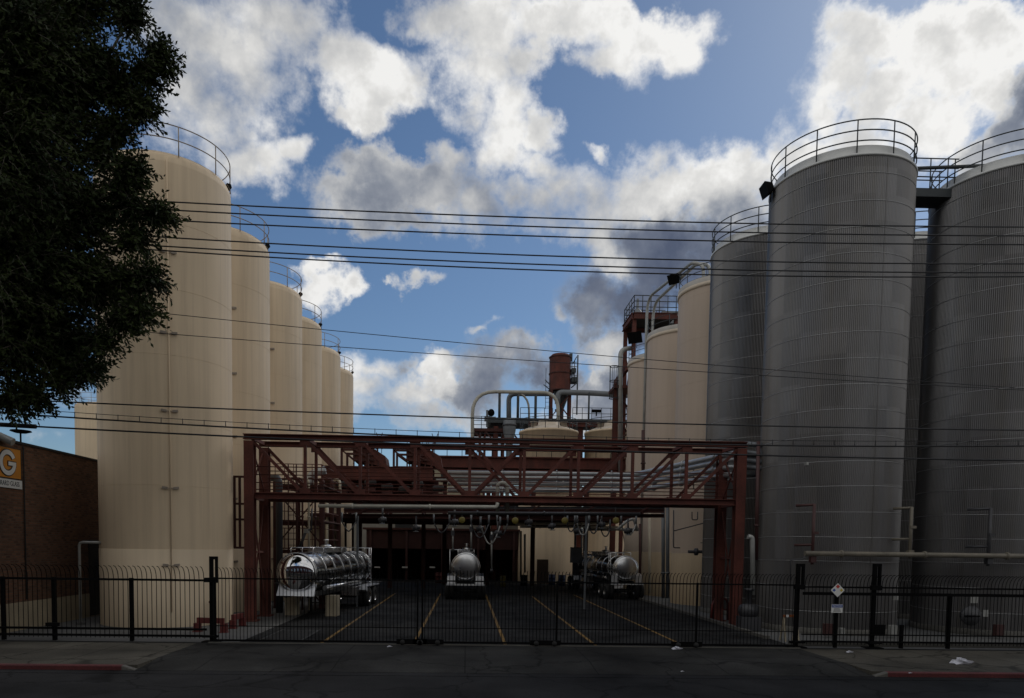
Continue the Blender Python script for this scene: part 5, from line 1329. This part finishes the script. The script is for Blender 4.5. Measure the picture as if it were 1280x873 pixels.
m.tube(at(716, 455, DY-.6), at(721, 446, DY-.6), .05, 6); m.tube(at(714, 485, DY-.6), at(721, 479, DY-.6), .06, 6); m.box(at(713.5, 447, DY), (.3, .3, .7))
m.build('stair', MAT['rail_dark'], t)
m = MB()
for px in (681.5, 686.5): x = at(px, 500, DY).x; m.tube((x, DY-.3, at(px, 512, DY).z), (x, DY-.3, at(px, 461 if px < 683 else 475, DY).z), .025, 6)
for py in range(478, 513, 5): m.tube(at(681.5, py, DY-.3), at(686.5, py, DY-.3), .02, 5)
m.tube(at(679.5, 481, DY-.3), at(687, 487, DY-.3), .05, 6); m.tube(at(681.5, 475, DY-.3), at(687, 481, DY-.3), .05, 6); m.build('ladder', MAT['rail_dark'], t)
# arched pipes and ducts
def P2(Y, *pp): return [at(a, b, Y) for a, b in pp]
def arc_pipe(label, pts, Y, r, mat, bend): return pipe(label, P2(Y, *pts), r, mat, 'arched pipes and ducts over the process tower', flange=False, n=12, bend=bend, name='duct_pipe')
arc_pipe('tallest pale arched pipe spanning the process tower from its left edge', [(590.5, 590), (590.5, 489.5), (697, 491), (698, 532)], RY-.8, .17, 'pipe_pale', 2.2)
arc_pipe('slim arched pipe curving down inside the tall arch', [(614, 490.5), (661, 490.5), (661.5, 540)], RY-.2, .10, 'pipe_pale', 1.7)
arc_pipe('thick grey horizontal duct joining the dust collector from the left', [(636, 540), (636, 492.5), (688, 492.5)], RY+.6, .24, 'pipe_grey', .7)
arc_pipe('thick grey horizontal duct leading right from the dust collector', [(697, 505), (697, 490.5), (740, 491.5), (786, 494.5)], DY-1.1, .27, 'pipe_grey', .9)
for i, px in enumerate((624.5, 647.5, 669.5, 736)):
    a = at(px, 491, RY); pipe(['dark stanchion at the left shoulder of the tall arch', 'dark stanchion in the middle of the tall arch', 'dark stanchion left of the dust collector', 'dark stanchion right of the dust collector'][i], [(a.x, RY-.2, Zd), (a.x, RY-.2, a.z)], .13 if px != 736 else .09, 'rail_dark', 'duct stanchions', name='stanchion', flange=False)
a = at(630, 528, RY); b = at(645, 552, RY)
t = thing('cyclone', 'grey cone shaped cyclone hopper on the process tower', 'hopper', ((a.x+b.x)/2, RY, b.z))
cx_ = at(636, 540, RY).x; m = MB(); m.lathe([(.55, at(0,527,RY).z*0+at(636,526,RY).z), (.62, at(636,529,RY).z), (.62, at(636,540,RY).z), (.30, at(636,560,RY).z), (.28, at(636,575,RY).z)], (cx_, RY-.9, 0), 20); m.build('cone', MAT['pipe_grey'], t)
m = MB(); z = at(636,534,RY).z; m.lathe([(.64,-.08),(.72,-.06),(.72,.06),(.64,.08)], (cx_, RY-.9, z), 20); m.build('band', MAT['pipe_dark'], t)
p = at(614, 516, RY)
t = thing('blower', 'dark round blower motor perched at the tower deck corner', 'blower', p)
m = MB(); m.lathe([(.01,-.3),(.3,-.28),(.34,.2),(.2,.3),(.01,.3)], p, 18, axis=(0,1,0), ref=(0,0,1)); m.build('drum', MAT['black'], t)
m = MB(); m.box(p-V(.1,-.1,.6), (1.1,.5,.4)); m.bar(at(609, 513, RY), at(609, 534, RY), .22); m.build('mount', MAT['pipe_grey'], t)
p = at(745.5, 514, 66)
t = thing('yard_lamp', 'flat headed lamp on a short post on the tower deck', 'lamp', (p.x, 66, Zd))
m = MB(); m.tube((p.x, 66, Zd), p, .06, 6); m.build('post', MAT['black'], t); m = MB(); m.box(p, (.85, .4, .22)); m.build('lamp_head', MAT['black'], t)
# far lamp seen past the silos
p = at(330, 300, 40)

# red platform tower behind the right tan silos
QY = 57.5
t = thing('stair_tower', 'red platform tower with railed top above the right tan silos', 'tower', (at(800, 500, QY).x, QY, 0))
xl_, xr_ = at(793, 393, 59.1).x, at(850, 480, QY).x
zp = at(800, 393, QY).z
cols = ((xl_, QY), (at(793, 400, QY).x+.2, QY-2.6), (xr_, QY), (xl_, QY+6.5), (xr_, QY+6.5))
zplat = at(793, 393, 59.1).z-.1
for i, (x, y) in enumerate(((xl_, 59.1), (xr_, 59.1), (xl_, 62.3), (xr_, 62.3))):
    m = MB(); m.ibeam((x, y, 0), (x, y, zplat), .3, .3, .05); m.build('column', MAT['red'], t)
m = MB(); m.box2((xl_-.1, 58.9, zplat), (xr_, 62.4, zplat+.12)); m.build('platform', MAT['dark_int'], t)
m = MB()
m.ibeam((xl_-.1, 58.8, zplat-.1), (xr_, 58.8, zplat-.1), .2, .5, .05); m.ibeam((xl_-.2, 58.9, zplat-.1), (xl_-.2, 62.4, zplat-.1), .2, .5, .05); m.ibeam((xl_, 62.5, zplat-.1), (xr_, 62.5, zplat-.1), .2, .5, .05); m.build('edge_beam', MAT['red'], t)
m = MB()
for dz in (.5, .95, 1.4):
    m.tube((xl_-.1, 58.8, zplat+.1+dz), (xr_, 58.8, zplat+.1+dz), .035, 6); m.tube((xl_-.1, 58.8, zplat+.1+dz), (xl_-.1, 62.4, zplat+.1+dz), .035, 6); m.tube((xl_-.1, 62.4, zplat+.1+dz), (xr_, 62.4, zplat+.1+dz), .035, 6)
for k in range(6): x = xl_-.1+(xr_-xl_)*k/5; m.tube((x, 58.8, zplat), (x, 58.8, zplat+1.5), .035, 6); m.tube((x, 62.4, zplat), (x, 62.4, zplat+1.5), .035, 6)
for k in range(5): y = 58.8+3.6*k/4; m.tube((xl_-.1, y, zplat), (xl_-.1, y, zplat+1.5), .035, 6)
m.build('handrail', MAT['rail_dark'], t)
m = MB()
for i in range(5):
    z = 2+i*3.6; m.bar((xl_, 59.3, z), (xl_, 62.1, z+3.3), .06); m.bar((xl_+.08, 62.1, z), (xl_+.08, 59.3, z+3.3), .06); m.bar((xl_, 59.3, z), (xl_, 62.1, z), .10)
m.build('brace', MAT['red_dark'], t)
m = MB(); a = at(784, 462, 58.4); b = at(768, 478, 58.4)
m.bar(at(785,459,59), at(768.5,480,62.5), .25, .45)
m.box2((at(768,480,60).x-.1, 59.4, at(768,487,60).z), (xl_+.5, 62.0, at(768,483.5,60).z)); m.build('landing', MAT['red'], t)
xc = at(769.5, 500, 60).x
m = MB(); m.ibeam((xc, 60, 0), (xc, 60, at(769, 480, 60).z), .42, .35, .06); m.build('column', MAT['red'], t)
m = MB(); m.bar((xc+.1, 60, at(772,497,60).z), (xl_+.2, 60, at(784,513,60).z), .12); m.bar((xc+.1, 60, at(772,527,60).z), (xl_+.2, 60, at(784,513,60).z), .12); m.bar((xc+.1, 60, at(772,527,60).z), (xl_+.2, 60, at(784,545,60).z), .12); m.build('brace', MAT['red_dark'], t)
# safety cage of the ladder
m = MB(); cx_ = at(766.5, 470, 60).x
for py in (460, 478, 499.5): m.ring((cx_, 59.6, at(766, py, 60).z), .36, .035, 20, 5)
for k in range(7): aa = k/7*2*PI; m.tube((cx_+.36*math.cos(aa), 59.6+.36*math.sin(aa), at(766, 500, 60).z), (cx_+.36*math.cos(aa), 59.6+.36*math.sin(aa), at(766, 460, 60).z), .022, 5)
m.build('ladder_cage', MAT['rail_dark'], t)
m = MB(); c = at(797, 383, 62); m.lathe([(.45,-1.2),(.5,-.4),(.3,.0),(.12,.2),(.1,1.0)], (c.x, 62, zplat+1.3), 14); m.box((c.x+3, 62, zplat+.6), (2.2, 1.6, 1.0)); m.build('machinery', MAT['pipe_grey'], t)
p = at(795, 421, 58.2); f_ = floodlight('floodlight', p, (-.5,-.8,-.5), t, .9)
# tall thin pipes
pipe('grey riser pipe with an elbow beside the red platform tower', P2(59.5, (775.5, 590), (775.5, 437), (793, 435)), .19, 'pipe', bend=.9, flange=False)
z1 = 20.6
q0 = at(805.5, 480, 51.2); q1 = at(810.5, 480, 51.4)
zA = at(806, 396, 51.2).z; zB = at(866, 327, 43.5).z
e0 = at(868, 325, 43.3); e1 = at(874, 327, 43.0)
pipe('left of two conveying pipes climbing between the tan silos and over', [(q0.x, 51.0, 2), (q0.x, 51.0, zA+1.2), (e0.x, 43.6, zB), (e0.x+.5, 43.2, zB-.3), (e0.x+.55, 43.1, 18.6)], .10, 'pipe', 'conveying pipes over the tan silos', bend=1.2, flange=False)
pipe('right of two conveying pipes climbing between the tan silos and over', [(q1.x, 50.6, 5), (q1.x, 50.6, zA+.7), (e1.x, 43.4, zB-.15), (e1.x+.7, 43.2, zB-.3), (e1.x+.75, 43.1, 18.6)], .10, 'pipe', 'conveying pipes over the tan silos', bend=1.2, flange=False)
p = at(844, 348, 46)
t = thing('flood_lamp', 'dark box floodlight fixed under the conveying pipes', 'lamp', p); floodlight('lamp_head', p, (-.6,-.6,-.5), t, .62); m = MB(); m.bar(p, p+V(.5,-.4,.2), .06); m.build('arm', MAT['pipe_dark'], t)
# small stuff on the right tan silos
pipe('maroon riser pipe on the lower face of the middle tan silo', P2(47.6, (804, 606), (804, 538)), .12, 'maroon')
for i, (px, y0, y1, Y) in enumerate(((829, 628, 748, 39.5), (834.5, 626, 748, 39.3))):
    pipe(['left grey upright pipe of the pair before the tan silo door', 'right grey upright pipe of the pair before the tan silo door'][i], [at(px, y1, Y), at(px, y0, Y)], .10, 'pipe_grey', 'paired grey pipes')
pipe('thin dark conduit stepping across the broadest right hand tan silo', P2(39.9, (842, 664), (880, 654), (904, 652)), .03, 'pipe_dark', flange=False)
pipe('thin square cornered conduit high on the broadest right tan silo', P2(39.8, (881, 575), (867, 575), (867, 612)), .03, 'pipe_dark', flange=False)
pipe('thin dark conduit looping low on the broadest right tan silo', P2(39.8, (842, 638), (842, 685), (850, 685)), .03, 'pipe_dark', flange=False)
pipe('thin conduit dropping beside the tan silo valve', P2(39.8, (865, 640), (865, 650), (872, 650), (872, 640)), .03, 'pipe_dark', flange=False)
p = at(872, 690, 39.8)
t = thing('valve', 'dark valve body projecting from the tan silo above its door', 'valve', p); m = MB(); m.tube(p+V(.5,.3,0), p-V(.5,0,0), .09, 10); m.lathe([(.01,-.1),(.2,-.08),(.2,.08),(.01,.1)], p-V(.1,.06,0), 12, axis=(1,0,0), ref=(0,0,1)); m.build('body', MAT['pipe_dark'], t); m = MB(); m.tube(p+V(.3,0,0), p+V(.3,0,.5), .03, 6); m.ring(p+V(.3,0,.5), .14, .02, 14, 5); m.build('handwheel', MAT['pipe_dark'], t)
pipe('dark maroon riser at the right gantry leg, on the grey silo', P2(29.2, (945, 700), (948, 552)), .075, 'maroon')
pipe('pale riser pipe with a shut off foot by the right gantry leg', P2(29.0, (941, 744), (940.5, 672), (935, 671)), .10, 'pipe', bend=.2)
p = atz(938, 785, .0)
t = thing('pump', 'dark pump with flanged pipes at the right gantry leg foot', 'pump', (p.x, 29.4, 0))
c = V(at(936, 760, 29.0).x, 29.0, .8); m = MB(); m.lathe([(.01,-.35),(.26,-.33),(.3,0),(.26,.3),(.01,.33)], c, 16, axis=(1,.2,0), ref=(0,0,1)); m.lathe([(.12,0),(.12,.8),(.2,.82),(.2,.9),(.01,.91)], c, 12); m.build('body', MAT['pipe_dark'], t)
m = MB(); m.box((c.x, c.y, .28), (.8, .6, .56)); m.build('base', MAT['pipe_dark'], t)
for i, z in enumerate((555, 566, 576, 584)):
    pipe(['topmost short stub pipe from gantry end to grey silo', 'second short stub pipe from gantry end to grey silo', 'third short stub pipe from gantry end to grey silo', 'lowest short stub pipe from gantry end to grey silo'][i], [at(931, z, 30.9), at(957, z+2, 30.6)], .11, 'pipe_grey', 'stub pipes at the grey silo', flange=False)

# pipe along the front of the grey silos
pl = at(1006, 692, 27.0); z = pl.z
t = pipe('long yellowish grey pipe running level across both front grey silos', [(pl.x, 27.0, z), (at(1420, 695, 27).x, 27.0, z)], .10, 'pipe_worn')
def bracket(label, x, Y, zt_, zb_, o, mat='pipe_dark'):
    t = thing('pipe_bracket', label, 'bracket', (x, Y, zb_), 'pipe brackets on the grey silos'); m = MB(); m.tube((x, Y, zb_), (x, Y, zt_), .06, 8); m.build('post', MAT[mat], t)
    m = MB(); m.tube((x, Y, zt_-.03), (x+o, Y+.45, zt_-.05), .05, 8); m.build('arm', MAT[mat], t); m = MB(); m.tube((x, Y, zb_+.75), (x+o, Y+.45, zb_+.73), .05, 8); m.build('arm', MAT[mat], t)
    for dx, dz, sz_ in ((.06, 1.2, (.22,.12,.1)), (0, .2, (.2,.2,.24))): m = MB(); m.box((x+dx, Y-.02, zb_+dz), sz_); m.build('clamp', MAT[mat], t)
def zz(py, px=1018, Y=27.05): return at(px, py, Y).z
bracket('dark pipe bracket left on the fully seen grey silo', at(1018, 660, 27.05).x, 27.12, zz(630), zz(706), -.5, 'maroon')
bracket('pale pipe bracket in the dark gap between grey silos', at(1140, 660, 27.05).x, 27.12, zz(632), zz(697), -.45, 'pipe_worn')
bracket('dark pipe bracket on the grey silo at the photo edge', at(1239, 660, 27.05).x, 27.12, zz(635,1239), zz(708,1239), -.6, 'pipe_dark')
t = pipe('thin black conduit curling down behind the right gate tower', P2(26.9, (1006, 696), (1004, 699), (988, 700), (988, 725)), .022, 'pipe_dark', flange=False)
# manways and instruments low on the grey silos
def manway(label, px, py, Y):
    c = at(px, py, Y); t = thing('manway', label, 'manway', c, 'round manways low on grey silos')
    m = MB(); m.lathe([(.30,.2),(.30,0),(.38,0),(.38,-.06),(.01,-.08)], c, 24, axis=(0,1,0), ref=(0,0,1)); m.build('cover', MAT['pipe_dark'], t)
    m = MB(); m.tube(c+V(-.3,-.1,0), c+V(.3,-.1,0), .03, 6); m.build('handle', MAT['black'], t)
    m = MB(); m.box(c+V(.1,-.02,.62), (.28,.03,.24)); m.box(c+V(.62,.05,.1), (.2,.03,.26)); m.build('notice_plate', MAT['pipe'], t)
manway('round manway with white plates on the grey silo at the photo edge', 1213, 770, 27.25)
for i, (px, py, Y, s, mt, lb) in enumerate(((1248, 788, 26.9, .34, 'maroon', 'small maroon junction box by the photo edge silo foot'), (1035, 787, 26.6, .34, 'maroon', 'small maroon junction box left of the hazard sign post'), (1100, 788, 26.6, .32, 'black', 'small black junction box beside the gate tower'), (1115, 788, 26.8, .3, 'pipe', 'tall slim pale box in front of the grey silo edge'), (1052, 789, 26.6, .18, 'pipe', 'tiny pale box on the silo foot kerb'), (1119, 747, 27.4, .16, 'pipe', 'tiny pale tag plate high on the grey silo edge'), (1008, 580, 27.3, .09, 'pipe', 'tiny pale plate high on the fully seen grey silo'))):
    c = at(px, py, Y); t = thing('junction_box', lb, 'box', c, 'small boxes around the grey silo feet'); m = MB(); m.box(c, (s, .16, s*1.3)); m.build('body', MAT[mt], t); m = MB(); m.box(c-V(0,.09,0), (s*.8, .02, s*1.05)); m.build('cover', MAT[mt], t)
# barricade
p = at(988, 770, 25.6)
t = thing('barricade', 'low barricade with an orange and white band behind the gate', 'barricade', (p.x, 25.6, 0))
m = MB(); m.box((p.x, 25.55, p.z), (.56, .04, .085)); m.build('band', MAT['orange_barr'], t)
m = MB()
for k in (-.22, .22): m.bar((p.x+k, 25.6, p.z), (p.x+k*1.1, 25.4, 0), .05); m.bar((p.x+k, 25.6, p.z), (p.x+k*1.1, 25.85, 0), .05)
m.build('leg', MAT['beige'], t)
m = MB()
for k in (-.14, .14): m.box((p.x+k, 25.527, p.z), (.09, .012, .087))
m.build('stripe', MAT['sign_white'], t)
# drums and cart by the pale tanks
for i, (px, py, Y, mt, lb) in enumerate(((690, 729, 62, 'blue', 'dark blue drum by the pale round tank door'), (655, 731, 60, 'black', 'dark drum left of the yellow drum'), (629, 732, 58, 'yellow_disc', 'small bright yellow drum right of the middle tanker'), (548, 718, 63, 'red_bright', 'red drum left of the middle tanker'), (702, 729, 61, 'blue', 'second dark blue drum, nearer the right tanker'))):
    c = atz(px, py+6, 0); c = V(at(px, py, Y).x, Y, 0); r = .3 if mt != 'yellow_disc' else .24
    t = thing('drum', lb, 'drum', c, 'drums standing at the back of the yard'); m = MB(); m.lathe([(.01,0),(r,0),(r,.28),(r+.02,.3),(r,.32),(r,.58),(r+.02,.6),(r,.62),(r,.88),(r-.03,.89),(.01,.87)], c, 20); m.build('body', MAT[mt], t); m = MB(); m.ring(c+V(0,0,.88), r, .018, 20, 5); m.build('rim', MAT[mt], t)
c = at(720, 694, 56)
t = thing('electric_cabinet', 'grey blue electric cabinet behind the right tank trailer', 'cabinet', (c.x, 56, 0)); m = MB(); m.box((c.x, 56, c.z), (.85, .5, 1.2)); m.build('body', MAT['pipe_grey'], t); m = MB(); m.box((c.x, 56, c.z/2-.3), (.5, .3, c.z-.6)); m.build('stand', MAT['pipe_dark'], t)
# litter
def litter(label, px, py, s, n=6, mat='plastic'):
    c = atz(px, py, 0); m = MB(); k = 14; vs = []; fs = []
    for i in range(k):
        for j in range(6):
            th = 2*PI*i/k; ph = j/5*PI/2; q = s*(1+.35*math.sin(i*2.3+j*1.7)+.2*math.sin(i*5.1))
            vs.append((c.x+q*1.5*math.cos(th)*math.cos(ph), c.y+q*.8*math.sin(th)*math.cos(ph), .006+q*.65*math.sin(ph)))
    for i in range(k):
        for j in range(5): a = i*6+j; b = ((i+1)%k)*6+j; fs.append((a, b, b+1, a+1))
    m.add(vs, fs, False); tag(m.build('litter_bag', MAT[mat]), label, 'litter', 'litter on the sidewalk')
litter('crumpled pale plastic bag lying on the right sidewalk', 1202, 830, .20); litter('small pale plastic bag against the gate bottom', 846, 812, .11)
litter('flattened pale litter scrap at the right fence foot', 1062, 816, .07); litter('tiny white paper scrap by the left gate leaf', 487, 809, .05); litter('tiny paper scrap in the middle of the driveway', 853, 840, .03); litter('tiny pale scrap near the right kerb', 1138, 851.5 if False else 842, .03)
